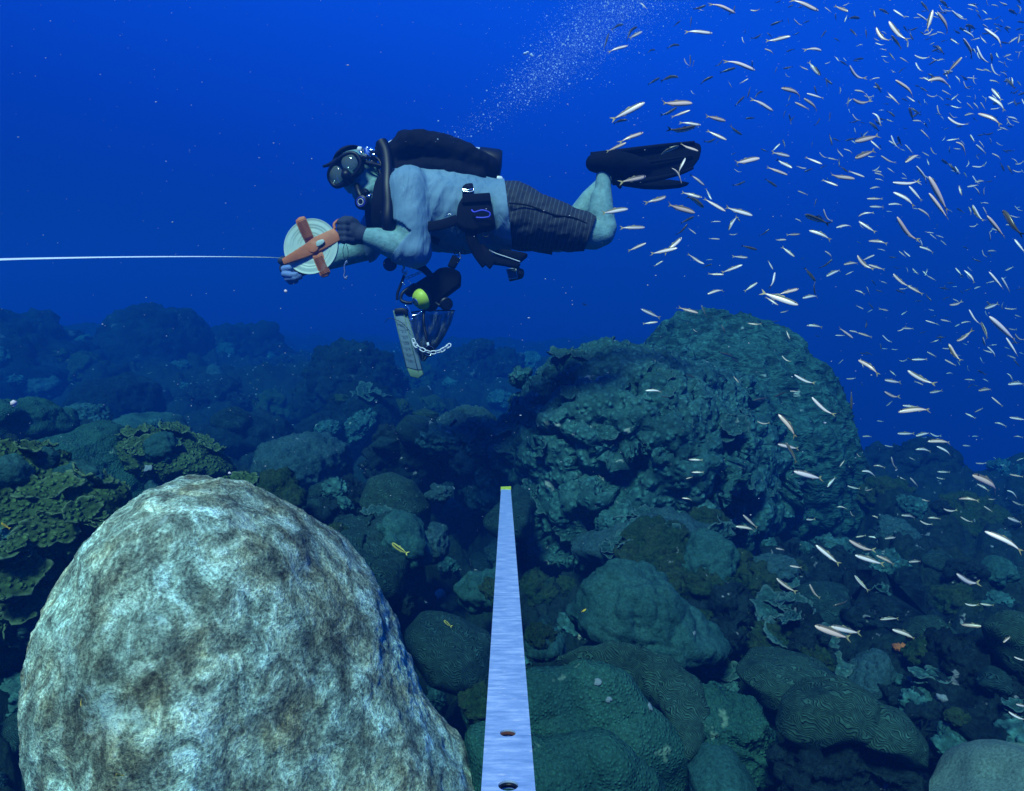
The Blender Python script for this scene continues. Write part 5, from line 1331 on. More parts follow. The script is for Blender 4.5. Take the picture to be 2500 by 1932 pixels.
# ------------------------------------------------------------------ aluminium bar reaching out from the photographer
BW = 0.030
b0 = P(1235, 1190, BW * F_S / 23.0); b1 = P(1241, 1932, BW * F_S / 133.0)
bd = (b1 - b0).normalized(); Lb = (b1 - b0).length + 0.10
bx = RIGHT.copy(); bx = (bx - bd * bx.dot(bd)).normalized(); bz = bd.cross(bx)
if bz.z < 0: bz = -bz
def bp_(x, y, z): return b0 + bx * x + bd * y + bz * z
bar = empty('aluminium_bar', b0)
tag(bar, 'long flat aluminium bar with yellow tape on its tip, reaching out from the bottom edge', 'bar')
def alu():
    m, t, b = new_mat('scratched_aluminium')
    tcn = node(t, 'ShaderNodeTexCoord')
    mp = node(t, 'ShaderNodeMapping'); mp.inputs['Scale'].default_value = (22, 300, 60); t.links.new(tcn.outputs['UV'], mp.inputs['Vector'])
    n1 = node(t, 'ShaderNodeTexNoise', Scale=1.0, Detail=5.0, Roughness=0.7); t.links.new(mp.outputs[0], n1.inputs['Vector'])
    mp2 = node(t, 'ShaderNodeMapping'); mp2.inputs['Scale'].default_value = (60, 420, 40); t.links.new(tcn.outputs['UV'], mp2.inputs['Vector'])
    n2 = node(t, 'ShaderNodeTexNoise', Scale=1.0, Detail=2.0); t.links.new(mp2.outputs[0], n2.inputs['Vector'])
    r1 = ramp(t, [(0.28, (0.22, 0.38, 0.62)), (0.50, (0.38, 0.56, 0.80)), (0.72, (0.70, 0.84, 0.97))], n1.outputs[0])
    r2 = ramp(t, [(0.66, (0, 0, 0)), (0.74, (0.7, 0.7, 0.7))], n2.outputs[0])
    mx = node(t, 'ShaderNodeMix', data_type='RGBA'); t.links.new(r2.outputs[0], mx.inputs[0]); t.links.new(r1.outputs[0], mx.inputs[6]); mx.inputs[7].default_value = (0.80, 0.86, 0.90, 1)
    t.links.new(mx.outputs[2], b.inputs['Base Color']); b.inputs['Metallic'].default_value = 0.35
    r3 = ramp(t, [(0.3, (0.32, 0.32, 0.32)), (0.7, (0.55, 0.55, 0.55))], n1.outputs[0]); t.links.new(r3.outputs[0], b.inputs['Roughness'])
    bpn = node(t, 'ShaderNodeBump', Strength=0.25, Distance=0.001); t.links.new(n1.outputs[0], bpn.inputs['Height']); t.links.new(bpn.outputs[0], b.inputs['Normal'])
    return m
M_ALU = alu()
bm = bmesh.new()
hw, tk = BW / 2, 0.0045
# plan outline built as strips with round holes
def hole_y(v_):                                        # distance along the bar seen at photo row v_
    lo, hi = 0.0, Lb
    for _ in range(40):
        mid = (lo + hi) / 2
        if pix(bp_(0, mid, 0))[1] < v_: lo = mid
        else: hi = mid
    return lo
holes = [(hole_y(1790), 0.0052), (hole_y(1918), 0.0056)]
ys = [0.0]
segs = []
top = []
cur = 0.0
grid = {}
def vert(x, y): 
    k = (round(x, 6), round(y, 6))
    if k not in grid: grid[k] = bm.verts.new((x, y, 0))
    return grid[k]
def strip(y0, y1, n):
    for i in range(n):
        a, b = y0 + (y1 - y0) * i / n, y0 + (y1 - y0) * (i + 1) / n
        bm.faces.new([vert(-hw, a), vert(hw, a), vert(hw, b), vert(-hw, b)])
for (hy, hr) in holes:
    strip(cur, hy - hw, 6)
    N = 24
    sq = []
    for k in range(N):
        t_ = 2 * pi * k / N + pi / 4
        c_, s_ = cos(t_), sin(t_); m_ = max(abs(c_), abs(s_))
        sq.append((c_ / m_ * hw, hy + s_ / m_ * hw, c_ * hr, hy + s_ * hr))
    for k in range(N):
        a, b = sq[k], sq[(k + 1) % N]
        bm.faces.new([vert(a[0], a[1]), vert(b[0], b[1]), vert(b[2], b[3]), vert(a[2], a[3])])
    cur = hy + hw
strip(cur, Lb, 3)
bmesh.ops.recalc_face_normals(bm, faces=bm.faces)
ex = bmesh.ops.extrude_face_region(bm, geom=list(bm.faces))
for e_ in ex['geom']:
    if isinstance(e_, bmesh.types.BMVert): e_.co.z -= tk
bmesh.ops.remove_doubles(bm, verts=bm.verts, dist=1e-6)
bmesh.ops.recalc_face_normals(bm, faces=bm.faces)
me = bpy.data.meshes.new('flat_bar'); bm.to_mesh(me); bm.free()
uvl = me.uv_layers.new(name='UVMap')
for l in me.loops:
    c_ = me.vertices[l.vertex_index].co; uvl.data[l.index].uv = (c_.x / 0.6, c_.y / 2.0)
o = obj('flat_bar', me, M_ALU, bar)
BMX = Matrix((bx, bd, bz)).transposed()
o.matrix_local = BMX.to_4x4()
M_YT = plain('yellow_tape', (0.55, 0.68, 0.03), 0.6, bump=0.5, bscale=300, vary=0.3)
v_ = [(-hw * 1.06, -0.004, -tk - 0.0012), (hw * 1.10, -0.006, -tk - 0.0012), (hw * 1.04, 0.078, -tk - 0.0012), (-hw * 1.06, 0.070, -tk - 0.0012),
      (-hw * 1.06, -0.004, 0.0016), (hw * 1.10, -0.006, 0.0024), (hw * 1.04, 0.078, 0.0014), (-hw * 1.06, 0.070, 0.0014)]
f_ = [(0, 3, 2, 1), (4, 5, 6, 7), (0, 1, 5, 4), (1, 2, 6, 5), (2, 3, 7, 6), (3, 0, 4, 7)]
o = obj('tape_wrap', mesh_pd('tape_wrap', v_, f_, False), M_YT, bar); o.matrix_local = BMX.to_4x4()
for k, (hy, hr) in enumerate(holes):
    V, F = tube_data([Vector((cos(2 * pi * i / 20) * hr * 0.93, hy + sin(2 * pi * i / 20) * hr * 0.93, -0.0022)) for i in range(20)], 0.0012, 6, ref=Vector((0, 0, 1)), closed=True)
    o = obj('hole_liner', mesh_pd('hole_liner', V, F), plain('red_oxide', (0.07, 0.022, 0.016), 0.9) if k == 0 else M_RUBBER, bar); o.matrix_local = BMX.to_4x4()
# ------------------------------------------------------------------ curved brain coral ridge lying on the green mound
bpy.context.view_layer.update()
DG = bpy.context.evaluated_depsgraph_get()
def surf(u, v, back=0.0):
    loc, nn, o = cast(u, v)
    return (loc if loc is not None else D(u, v, 2.0)), (nn if nn is not None else Vector((0, 0, 1)))
def ball_chain_uv(lst, lift):
    ch = []
    dmin = min(surf(u, v)[0].dot(FWD) for u, v, r in lst)
    for u, v, r in lst:
        p, n = surf(u, v); d = p.dot(FWD)
        d = min(d, dmin + 0.22)
        ch.append((D(u, v, d + lift), r * KD / F_S * d, 0.42))
    return ch
V, F = balls([ball_chain_uv([(1195, 1410, 14), (1245, 1402, 26), (1300, 1408, 38), (1355, 1428, 50), (1405, 1448, 54), (1448, 1485, 52), (1468, 1535, 46), (1470, 1585, 32), (1464, 1612, 18)], 0.0)])
me = fuse('brain_coral', V, F, 0.005, 6)
co, no = get_co(me), get_no(me); set_co(me, co + no * (0.008 * fbm(co * 9, 3, 71) + 0.003 * fbm(co * 30, 2, 72))[:, None])
ridge = obj('brain_coral', me, M_BRAIN)
tag(ridge, 'dark brain coral curving like an arch over the smooth green mound', 'coral')
# small pale sea squirts and shell bits
M_SQ = plain('pale_tunicate', (0.22, 0.30, 0.32), 0.8, bump=0.6, bscale=300, vary=0.3)
M_PINK = plain('pink_fragment', (0.55, 0.38, 0.36), 0.8, bump=0.5, bscale=200)
bits = [(1275, 1456, 8, M_SQ, 'tunicate', 'pale oval tunicate on the green mound, the upper one'), (1299, 1492, 7, M_SQ, 'tunicate', 'pale round tunicate on the green mound, the middle one'), (1386, 1508, 8, M_SQ, 'tunicate', 'pale oval tunicate at the inner edge of the curved brain coral'),
        (935, 1271, 13, M_PINK, 'coral_fragment', 'pinkish coral fragment in the dark gap left of the metal bar'), (317, 998, 9, M_SQ, 'shell_fragment', 'bluish white shell bit beside the bright green plate coral'),
        (1480, 1352, 5, M_SQ, 'shell_fragment', 'tiny white shell bit on the large teal coral plate'),
        (2010, 1490, 12, M_SQ, 'sponge', 'white sponge patch on the tall dark rock')]
for k, (u, v, r, mt, nm, lb) in enumerate(bits):
    p, n = surf(u, v); s = r * KD / F_S * p.dot(FWD)
    co, fa = ico(3); co = co * (1 + 0.35 * fbm(co * 1.6 + k * 3.1, 3, 40 + k))[:, None] * np.array([1, 1, 0.45])
    o = obj(nm, mesh_np(nm, co, fa), mt, loc=p + n * s * 0.1); o.scale = (s, s, s)
    o.rotation_euler = n.to_track_quat('Z', 'Y').to_euler(); tag(o, lb, nm.split('_')[-1] if nm != 'shell_fragment' else 'shell')

# ------------------------------------------------------------------ the school of small silver fish
def fish_mat():
    m, t, b = new_mat('silver_fish')
    tcn = node(t, 'ShaderNodeAttribute', attribute_name='side')
    r = ramp(t, [(0.0, (1.0, 0.90, 0.84)), (0.52, (1.0, 0.82, 0.72)), (0.58, (0.45, 0.38, 0.25)), (0.64, (0.10, 0.10, 0.05)), (0.71, (0.32, 0.28, 0.14)), (0.78, (0.06, 0.065, 0.03)), (0.85, (0.20, 0.19, 0.09)), (1.0, (0.045, 0.055, 0.03))], tcn.outputs['Fac'])
    oi = node(t, 'ShaderNodeObjectInfo')
    tr_ = ramp(t, [(0.0, (1.0, 1.0, 1.0)), (0.45, (1.0, 0.90, 0.84)), (0.8, (0.95, 0.74, 0.60)), (1.0, (0.65, 0.55, 0.46))], oi.outputs['Random'])
    tm = node(t, 'ShaderNodeMix', data_type='RGBA', blend_type='MULTIPLY'); tm.inputs[0].default_value = 1.0
    t.links.new(r.outputs[0], tm.inputs[6]); t.links.new(tr_.outputs[0], tm.inputs[7])
    lg = node(t, 'ShaderNodeAttribute', attribute_name='along')
    r2 = ramp(t, [(0.0, (1, 1, 1)), (0.16, (0, 0, 0))], lg.outputs['Fac'])
    mx = node(t, 'ShaderNodeMix', data_type='RGBA'); t.links.new(r2.outputs[0], mx.inputs[0]); t.links.new(tm.outputs[2], mx.inputs[6]); mx.inputs[7].default_value = (0.42, 0.27, 0.08, 1)
    t.links.new(mx.outputs[2], b.inputs['Base Color'])
    b.inputs['Roughness'].default_value = 0.32; b.inputs['Metallic'].default_value = 0.0; b.inputs['Specular IOR Level'].default_value = 0.9
    return m
M_FISH = fish_mat()
M_FIN = plain('fish_fin', (0.30, 0.25, 0.10), 0.5)
M_EYE = plain('fish_eye', (0.02, 0.02, 0.02), 0.15)
def fish_parts(bend=0.0, sbend=0.0, deep=1.0):
    xs = np.array([-0.42, -0.36, -0.28, -0.18, -0.08, 0.04, 0.16, 0.28, 0.38, 0.45, 0.49, 0.505])
    hh = np.array([0.022, 0.026, 0.042, 0.060, 0.073, 0.081, 0.083, 0.078, 0.066, 0.047, 0.024, 0.006]) * deep
    nseg = 12
    def off(x): return np.stack([x * 0, bend * (x * x * 3 - 0.3) * 0.3 + sbend * np.sin(x * 6) * 0.08, bend * (x * x * 2) * 0.25], -1)
    V, F, side, along = [], [], [], []
    for x, h in zip(xs, hh):
        for k in range(nseg):
            a = 2 * pi * k / nseg
            V.append(np.array([x, 0.55 * h * sin(a), h * cos(a)])); side.append(0.5 + 0.5 * cos(a)); along.append((x + 0.5))
    for i in range(len(xs) - 1):
        for k in range(nseg):
            F.append((i * nseg + k, i * nseg + (k + 1) % nseg, (i + 1) * nseg + (k + 1) % nseg, (i + 1) * nseg + k))
    F.append(tuple(range(nseg - 1, -1, -1))); F.append(tuple((len(xs) - 1) * nseg + k for k in range(nseg)))
    V = np.array(V); V = V + off(V[:, 0])
    def flat(pts, faces):
        p = np.array([(x, 0, z) for x, z in pts], float); t = 0.006
        n = len(p); q = np.concatenate([p + [0, t / 2, 0], p - [0, t / 2, 0]]); q = q + off(q[:, 0])
        fs = [tuple(f) for f in faces] + [tuple(n + i for i in reversed(f)) for f in faces]
        return q, fs
    tail = flat([(-0.40, 0.022), (-0.40, -0.022), (-0.47, 0.065), (-0.55, 0.098), (-0.50, 0.04), (-0.465, 0.0), (-0.50, -0.04), (-0.55, -0.098), (-0.47, -0.065)], [(0, 2, 3, 4, 5), (1, 0, 5), (1, 5, 6, 7, 8)])
    z1 = 0.078 * deep
    dors = flat([(0.12, z1 * 0.98), (0.06, z1 + 0.035), (-0.02, z1 + 0.012), (-0.10, z1 * 0.85), (-0.14, z1 * 0.75 + 0.022), (-0.26, 0.045 * deep), (-0.10, z1 * 0.7), (0.10, z1 * 0.9)], [(0, 1, 2, 3, 6, 7), (3, 4, 5, 6)])
    anal = flat([(-0.08, -z1 * 0.85), (-0.13, -z1 * 0.75 - 0.025), (-0.26, -0.045 * deep), (-0.10, -z1 * 0.7)], [(0, 1, 2, 3)])
    return V, F, side, along, tail, dors, anal
def eye_arr():
    co, fa = ico(2)
    res = []
    for s in (-1, 1): res.append((co * np.array([0.021, 0.010, 0.021]) + np.array([0.405, s * 0.031, 0.014]), [tuple(f) for f in fa]))
    return res
EYES = eye_arr()
FISH = []
for (bd_, sb_, dp_) in ((0, 0, 1.15), (0.3, 0.2, 1.08), (-0.3, -0.25, 1.2), (0.55, 0.2, 1.1), (-0.5, 0.3, 1.05)):
    V, F, side, along, tail, dors, anal = fish_parts(bd_, sb_, dp_)
    def pm(name, arr, mt):
        me = mesh_pd(name, arr[0], arr[1], False); me.materials.append(mt); return me
    bodym = mesh_pd('fish', V, F, True); bodym.materials.append(M_FISH); attr(bodym, 'side', side); attr(bodym, 'along', along)
    ev = np.concatenate([EYES[0][0]]); 
    eyes = [pm('eye', e, M_EYE) for e in EYES]
    parts_ = {'tail_fin': pm('tail_fin', tail, M_FIN), 'dorsal_fin': pm('dorsal_fin', dors, M_FIN), 'anal_fin': pm('anal_fin', anal, M_FIN)}
    # joined version for the distant ones
    AV, AF, MI, AS, AL = list(V), list(F), [0] * len(F), list(side), list(along)
    for arr, mi in ((tail, 1), (dors, 1), (anal, 1), (EYES[0], 2), (EYES[1], 2)):
        o_ = len(AV); AV += list(arr[0]); AF += [tuple(i + o_ for i in f) for f in arr[1]]; MI += [mi] * len(arr[1]); AS += [0] * len(arr[0]); AL += [0] * len(arr[0])
    jm = mesh_pd('fish', AV, AF, True)
    for mt in (M_FISH, M_FIN, M_EYE): jm.materials.append(mt)
    jm.polygons.foreach_set('material_index', MI); attr(jm, 'side', AS); attr(jm, 'along', AL)
    FISH.append((bodym, parts_, eyes, jm, (np.array(AV), AF, MI, AS, AL)))

def V1(l): return [(1450 + a / 2.08, b / 2.08, 1450 + c / 2.08, d / 2.08, k) for a, b, c, d, k in l]
def V3(l): return [(1950 + a / 2.411, 700 + b / 2.411, 1950 + c / 2.411, 700 + d / 2.411, k) for a, b, c, d, k in l]
def V4(l): return [(1250 + a / 1.747, 1250 + b / 1.747, 1250 + c / 1.747, 1250 + d / 1.747, k) for a, b, c, d, k in l]
def V2(l): return [(1150 + a / 2.184, 700 + b / 2.184, 1150 + c / 2.184, 700 + d / 2.184, k) for a, b, c, d, k in l]
def parse(s): 
    out = []
    for tok in s.split():
        a = tok.split(','); out.append((float(a[0]), float(a[1]), float(a[2]), float(a[3]), a[4] if len(a) > 4 else 's'))
    return out
L1 = """1145,55,1000,0 725,65,590,20 720,35,690,80,d 570,30,505,50,d 950,5,920,15,d 985,40,1020,20,d 605,168,465,163 440,105,405,135,d 495,85,490,140,d 540,110,455,130,d
150,120,90,145,d 215,130,160,200,d 245,160,180,195 75,170,50,250,d 175,230,75,265 310,250,270,265,d 435,225,370,240,d 490,280,487,340,d 825,355,665,310 720,345,640,370,d 655,310,620,340,d
1000,185,875,208 895,130,960,105,d 850,180,800,200,d 880,165,905,190,d 770,150,765,180,d 985,95,990,125,d 1165,256,1075,253 1095,105,1060,120,d 1225,70,1230,105,d 1295,60,1225,30 1350,90,1290,92,d
1145,385,1088,315 1045,165,1010,180,d 1180,155,1150,195,d 930,340,920,375,d 960,350,1010,340,d 430,385,340,405,d 335,395,275,430,d 605,385,540,425,d 1290,345,1375,410 1250,310,1290,335,d
1490,115,1590,210 1425,150,1495,215 1520,50,1580,90 1510,180,1560,250,d 1640,70,1700,110 1720,50,1690,160 1750,55,1800,165 1815,60,1890,105 1300,150,1335,185,d 1380,150,1385,195,d 1450,45,1500,70,d 1680,205,1710,195,d
1660,10,1700,60,d 1760,0,1800,40,d 1900,20,1950,40 1880,150,1935,200 1990,140,2075,235 1880,190,1920,295 1935,240,2010,330 2010,330,2055,390 2090,400,2140,450,d 1870,290,1795,370 1700,395,1815,425 1625,288,1700,298 1630,320,1665,365 1740,230,1780,275,d 1700,330,1750,300,d
1535,400,1625,490 1495,475,1550,530 1430,420,1460,470,d 1325,455,1380,475 1310,515,1405,522 1545,370,1580,345,d 955,440,1050,485 1080,475,1165,500 1070,495,1135,560 1020,520,1090,555 1000,480,985,520,d 915,565,800,505 780,500,795,440,d 855,460,810,500,d 765,490,715,540,d
260,520,90,610 170,605,100,625,d 495,525,345,520 425,550,340,590,d 490,560,395,595 670,615,570,590 545,635,435,625 520,650,375,665,d 750,690,690,640,d 675,712,575,665 620,710,560,725,d 255,670,130,725 165,725,65,770 430,735,330,790,d 530,770,440,730 465,800,430,880 400,850,455,940 270,895,135,930
975,560,960,605,d 990,580,1000,630,d 1150,605,1120,640,d 1200,570,1195,615,d 1420,570,1465,635 1400,620,1450,665,d 1600,545,1620,610,d 1610,545,1660,585,d 1620,610,1670,620 1210,740,1195,680,d 1325,720,1445,690 1275,715,1330,705,d 1325,805,1425,765 1405,715,1455,760 1505,690,1545,755 1540,690,1560,740,d 1580,735,1620,780 1580,820,1650,785 1455,795,1530,830 1660,660,1705,705
945,730,905,770 960,710,970,755,d 1110,720,1105,750,d 995,795,905,775 1010,855,930,810 985,890,880,850 835,805,715,825 720,775,695,790,d 1160,835,1075,800 1075,855,1025,845 1245,850,1245,800,d 1320,910,1200,885 1375,900,1295,870 1240,945,1160,915
565,945,490,890 600,1015,570,960 550,1005,445,980 560,1050,475,995,d 670,1075,560,1010 510,1080,375,1035 375,1000,265,1035 805,1095,670,1050 680,1165,725,1095 740,1130,720,1085,d 645,1125,595,1128 170,1060,40,1080 260,1155,135,1158 265,1235,175,1275
510,1100,440,1135,d 480,1140,420,1195,d 520,1190,480,1160 450,1205,360,1290 425,1260,290,1290 350,1325,305,1352 770,925,705,945,d 930,950,870,910,d 1035,970,1085,990 1130,1010,1120,1050,d 1065,1090,1190,1140,d 1160,1070,1205,1130 1095,1165,1205,1215 1230,1152,1305,1145 1340,1095,1420,1075 1345,1125,1430,1180 1395,1220,1490,1235 1385,1010,1465,1010 1400,1050,1470,1052
1525,970,1630,1045 1495,1035,1565,1040 1600,945,1665,1020 1515,935,1655,925 1640,840,1690,930 1700,895,1795,1075 1700,980,1800,1115 1650,1055,1710,1110 1530,1110,1645,1230 1655,1250,1725,1282 895,1165,840,1200,d 975,1218,920,1218 1050,1190,980,1195 830,1270,750,1248,d 1020,1305,955,1255 785,1310,705,1305 560,1340,475,1290 600,1340,555,1360,d 640,1215,585,1212
755,1345,650,1385 660,1395,580,1390 910,1370,885,1325 925,1385,895,1465 1125,1430,1070,1360,d 1120,1500,1120,1430,d 1215,1320,1145,1365,d 1180,1400,1250,1370 1330,1305,1415,1375 1425,1295,1360,1325 1270,1340,1340,1335 1395,1345,1475,1370 830,1435,765,1480 575,1490,655,1472 1045,1465,935,1500 1040,1550,850,1485 935,1550,870,1510 1060,1510,1135,1503
1515,1395,1600,1460 1590,1450,1670,1495 1550,1470,1590,1465 1805,1555,1870,1535 240,1570,335,1615 275,1605,330,1615 325,1635,250,1645 530,1590,430,1560 545,1550,570,1605,d 780,1645,850,1648 1080,1650,1160,1660 1790,605,1895,640 1760,590,1780,610 1955,570,2070,630 1930,520,1955,560 2010,485,2090,560 2020,450,2070,510 2105,590,2155,615 1810,540,1865,550
1845,715,1895,780 1790,715,1855,705 1940,735,1990,780 1955,715,1985,755 1895,850,1905,815 1805,830,1850,885,d 1920,850,1980,845 1920,895,1955,935 1895,950,1950,940 1995,1095,2085,1205 2070,1065,2175,1195 1915,1045,1975,1125 2135,1215,2190,1285 1885,1370,1935,1435 2005,1380,2080,1470 2070,1410,2110,1480 1900,1575,1960,1650 1930,1465,1965,1455 2090,1375,2130,1355"""
L3 = """45,228,135,240 320,305,240,245 350,272,430,298 490,290,545,330 215,287,270,288 355,425,475,515 280,545,335,540 505,550,600,565 635,500,800,580 500,625,590,655 310,730,310,610,d 515,705,550,675 585,730,770,720 610,700,700,708 580,865,680,865 690,875,770,860 770,868,835,885 760,905,890,915 690,952,780,965 815,935,895,990 540,1005,570,1070
460,790,500,795 375,880,430,882 440,1050,510,1062 375,1078,455,1110 505,935,555,945 650,1005,685,1022 580,1115,630,1140 655,1125,700,1175 815,1090,890,1092 810,1125,860,1135 1035,1100,1170,1195 1050,1158,1120,1200 1240,1105,1320,1120 1230,1195,1290,1240 940,1243,1060,1255 1115,1252,1155,1253 1090,1292,1140,1325 1255,1265,1320,1290 850,1315,930,1322 950,1358,1020,1388 1230,1360,1310,1390 710,1383,785,1405 610,1340,690,1358 760,1358,835,1365 725,1255,770,1265
165,1178,215,1120 240,1060,270,1022 285,1175,360,1192 390,1202,430,1195 225,1293,285,1303 340,985,365,1005 1100,1430,1320,1555 100,1520,240,1635 290,1500,445,1560 330,1580,500,1635 460,1578,565,1635 410,1470,490,1482 435,1345,490,1375 300,1325,325,1355 335,1475,395,1465 650,1618,720,1615 30,1370,95,1372 510,1480,575,1475
875,340,950,440 995,140,1065,230 1120,175,1275,320 1220,300,1290,410 1265,285,1326,320 1115,350,1160,420 1240,770,1340,785 1135,650,1200,705 860,430,925,465 745,200,815,220 835,195,895,207 775,185,825,195 610,245,675,248 665,430,755,428 590,440,635,435 975,545,1035,550 770,625,845,612 870,508,910,510 980,745,1040,775 1035,740,1085,715 1155,797,1225,820 1230,508,1265,552 1235,570,1326,572 1060,608,1135,603 885,110,965,92 930,330,1025,262 1075,210,1110,310,d 1095,130,1175,100 1210,130,1280,133 545,370,585,372 490,365,525,367
1145,1005,1175,1025 1040,1042,1105,1040 1020,880,1060,882 965,935,1010,938 1265,880,1320,885 1280,1025,1326,1008"""
L4 = """985,12,1045,68 955,58,1035,75 1125,285,1210,345 1185,230,1235,238 1460,272,1520,340 1370,405,1435,375,d 1265,310,1310,370 1290,485,1440,540 1360,488,1485,518 1570,455,1650,452 1625,497,1720,540 1890,272,1990,312 1930,395,1990,400 1995,393,2055,400 1915,480,2025,490 2095,555,2125,530 2140,620,2190,635 2115,855,2190,890 2150,820,2195,830 1695,210,1745,212 1125,155,1160,162"""
L2 = """995,185,915,205 1230,95,1255,165,d 1470,200,1555,205 1700,280,1680,235 1395,375,1320,348,d 1195,485,1145,470,d 1430,515,1400,480 1720,475,1830,520 1810,595,1935,690 1645,675,1735,800 1525,725,1590,732 1505,608,1585,592,d 1615,590,1690,562,d 1700,557,1745,560 930,550,1015,558 1010,585,1055,592,d 1635,840,1745,865 1680,830,1735,940,d 1720,985,1870,1025 1160,922,1235,925 1175,990,1240,990 1145,1025,1180,1015 1125,1125,1175,1135 1770,1240,1830,1245 1900,1065,1940,1015"""
raw = V1(parse(L1)) + V3(parse(L3)) + V4(parse(L4)) + V2(parse(L2))
lst = []
for f in raw:
    cx, cy_ = (f[0] + f[2]) / 2, (f[1] + f[3]) / 2
    if any(abs(cx - g[5]) < 9 and abs(cy_ - g[6]) < 9 for g in lst): continue
    lst.append((*f, cx, cy_, math.hypot(f[0] - f[2], f[1] - f[3])))
lst.sort(key=lambda f: -f[7])
rs = random.Random(5)
FL = 0.085
def place(f):
    hx, hy, tx_, ty, k, cx, cy_, L = f
    yaw = rs.uniform(0, 0.55)
    d = F_S * FL * cos(yaw) / max(L, 8)
    dirv = P(cx, cy_, 1.0).normalized()
    ok, loc, nn, i, o, m = SC.ray_cast(DG, (0, 0, 0), dirv)
    lim = loc.dot(FWD) - 0.12 if ok else 99
    sc = 1.0
    if d > lim: sc = lim / d; d = lim
    sgn = rs.choice((-1, 1)); dl = 0.5 * FL * sc * sin(yaw) * sgn
    H, T = P(hx, hy, d + dl), P(tx_, ty, d - dl)
    ax = (H - T); ln = ax.length; ax.normalize()
    if k == 'd': up = (-FWD * 0.75 + UP * 0.6 + RIGHT * rs.uniform(-.2, .2))
    else: up = (UP + RIGHT * rs.uniform(-.25, .25) * (1 if abs(ax.z) < .7 else 3) + FWD * rs.uniform(0.15, .75))
    up = up - ax * up.dot(ax)
    if up.length < 0.05: up = ax.orthogonal()
    up.normalize(); y = up.cross(ax)
    M = Matrix((ax, y, up)).transposed()
    s = ln / 1.03
    return Matrix.Translation((H + T) / 2) @ M.to_4x4() @ Matrix.Diagonal((s, s * 1.0, s, 1)), ax
FREG = [((0, 0, 1700, 420), 'in front of the bubble stream'), ((0, 0, 2000, 210), 'above the fins near the top edge'), ((2000, 0, 2260, 210), 'in the top right of the school'), ((2260, 0, 2600, 210), 'in the top right corner'),
        ((0, 210, 1760, 480), 'around the fins of the diver'), ((1760, 210, 2040, 430), 'right of the fins, high in the school'), ((2040, 210, 2260, 430), 'in the upper right of the school'), ((2260, 210, 2600, 430), 'by the upper right edge'),
        ((0, 480, 1760, 640), 'behind the knees of the diver'), ((1760, 430, 2040, 640), 'in open water above the tall dome coral'), ((2040, 430, 2260, 640), 'in the dense middle of the school'), ((2260, 430, 2600, 640), 'by the middle of the right edge'),
        ((0, 640, 1760, 800), 'just above the plate coral mound'), ((1760, 640, 2040, 800), 'over the top of the tall dome coral'), ((2040, 640, 2260, 860), 'in blue water right of the tall dome'), ((2260, 640, 2600, 860), 'at the right edge below the dense school'),
        ((0, 800, 1760, 1250), 'against the plate coral mound'), ((1760, 800, 2100, 1010), 'against the flank of the tall dome coral'), ((2100, 860, 2600, 1010), 'over the crest of the right reef slope'),
        ((1760, 1010, 2100, 1300), 'at the foot of the tall dome coral'), ((2100, 1010, 2600, 1250), 'over the right reef slope'), ((0, 1250, 1950, 1500), 'over the algae covered rock'), ((1950, 1250, 2600, 1500), 'in front of the lower right reef'), ((0, 1500, 2600, 2000), 'near the black hole in the lower right')]
def freg(u, v):
    for (a, b, c, d), s in FREG:
        if a <= u < c and b <= v < d: return s
    return 'in the school'
LABELS = []
NIND = 300
restV, restF, restM, restS, restA = [], [], [], [], []
def add_rest(mat, var):
    V, F, MI, S_, A_ = FISH[var][4]
    o = sum(len(v) for v in restV)
    W_ = np.array([(mat @ Vector(p))[:] for p in V])
    restV.append(W_); restF.extend([tuple(i + o for i in f) for f in F]); restM.extend(MI); restS.extend(S_); restA.extend(A_)
for n_, f in enumerate(lst):
    M, ax = place(f); var = rs.choice((0, 0, 0, 1, 1, 2, 2, 3, 4)) if f[7] < 60 else rs.choice((0, 1, 2))
    if n_ >= NIND: add_rest(M, var); continue
    bodym, parts_, eyes, jm, _ = FISH[var]
    big = f[7] > 42
    o = obj('fish', bodym if big else jm); o.matrix_world = M
    if big:
        for nm, me in parts_.items(): obj(nm, me, None, o)
        for me in eyes: obj('eye', me, None, o)
    size = 'large' if f[7] > 75 else ('small' if f[7] < 38 else 'slender')
    look = 'dark olive' if f[4] == 'd' else 'silver'
    dx, dy = f[0] - f[2], f[1] - f[3]
    head = ('upward' if dy < 0 else 'downward') if abs(dy) > 1.6 * abs(dx) else (('right' if dx > 0 else 'left') + ('' if abs(dy) < 0.25 * abs(dx) else (' and up' if dy < 0 else ' and down')))
    LABELS.append((o, f'{size} {look} fish heading {head} {freg(f[5], f[6])}', f[5], 'fish', 'school of small silver fish'))
# the far, faint part of the school, too many to count
for k in range(430):
    q = rs.random()
    u = 2500 - abs(rs.gauss(0, 300)); v = rs.uniform(0, 950) if q < 0.6 else rs.uniform(0, 420)
    L = rs.uniform(12, 26); a = radians(rs.gauss(25, 35)) + (pi if rs.random() < 0.7 else 0)
    add_rest(place((u + cos(a) * L / 2, v + sin(a) * L / 2, u - cos(a) * L / 2, v - sin(a) * L / 2, rs.choice('ssd'), u, v, L))[0], rs.choice((0, 1, 2, 3)))
me = mesh_pd('distant_fish', np.concatenate(restV), restF, True)
for mt in (M_FISH, M_FIN, M_EYE): me.materials.append(mt)
me.polygons.foreach_set('material_index', restM); attr(me, 'side', restS); attr(me, 'along', restA)
tag(obj('distant_fish', me), 'faint far fish filling the back of the school on the right', 'fish', kind='stuff')

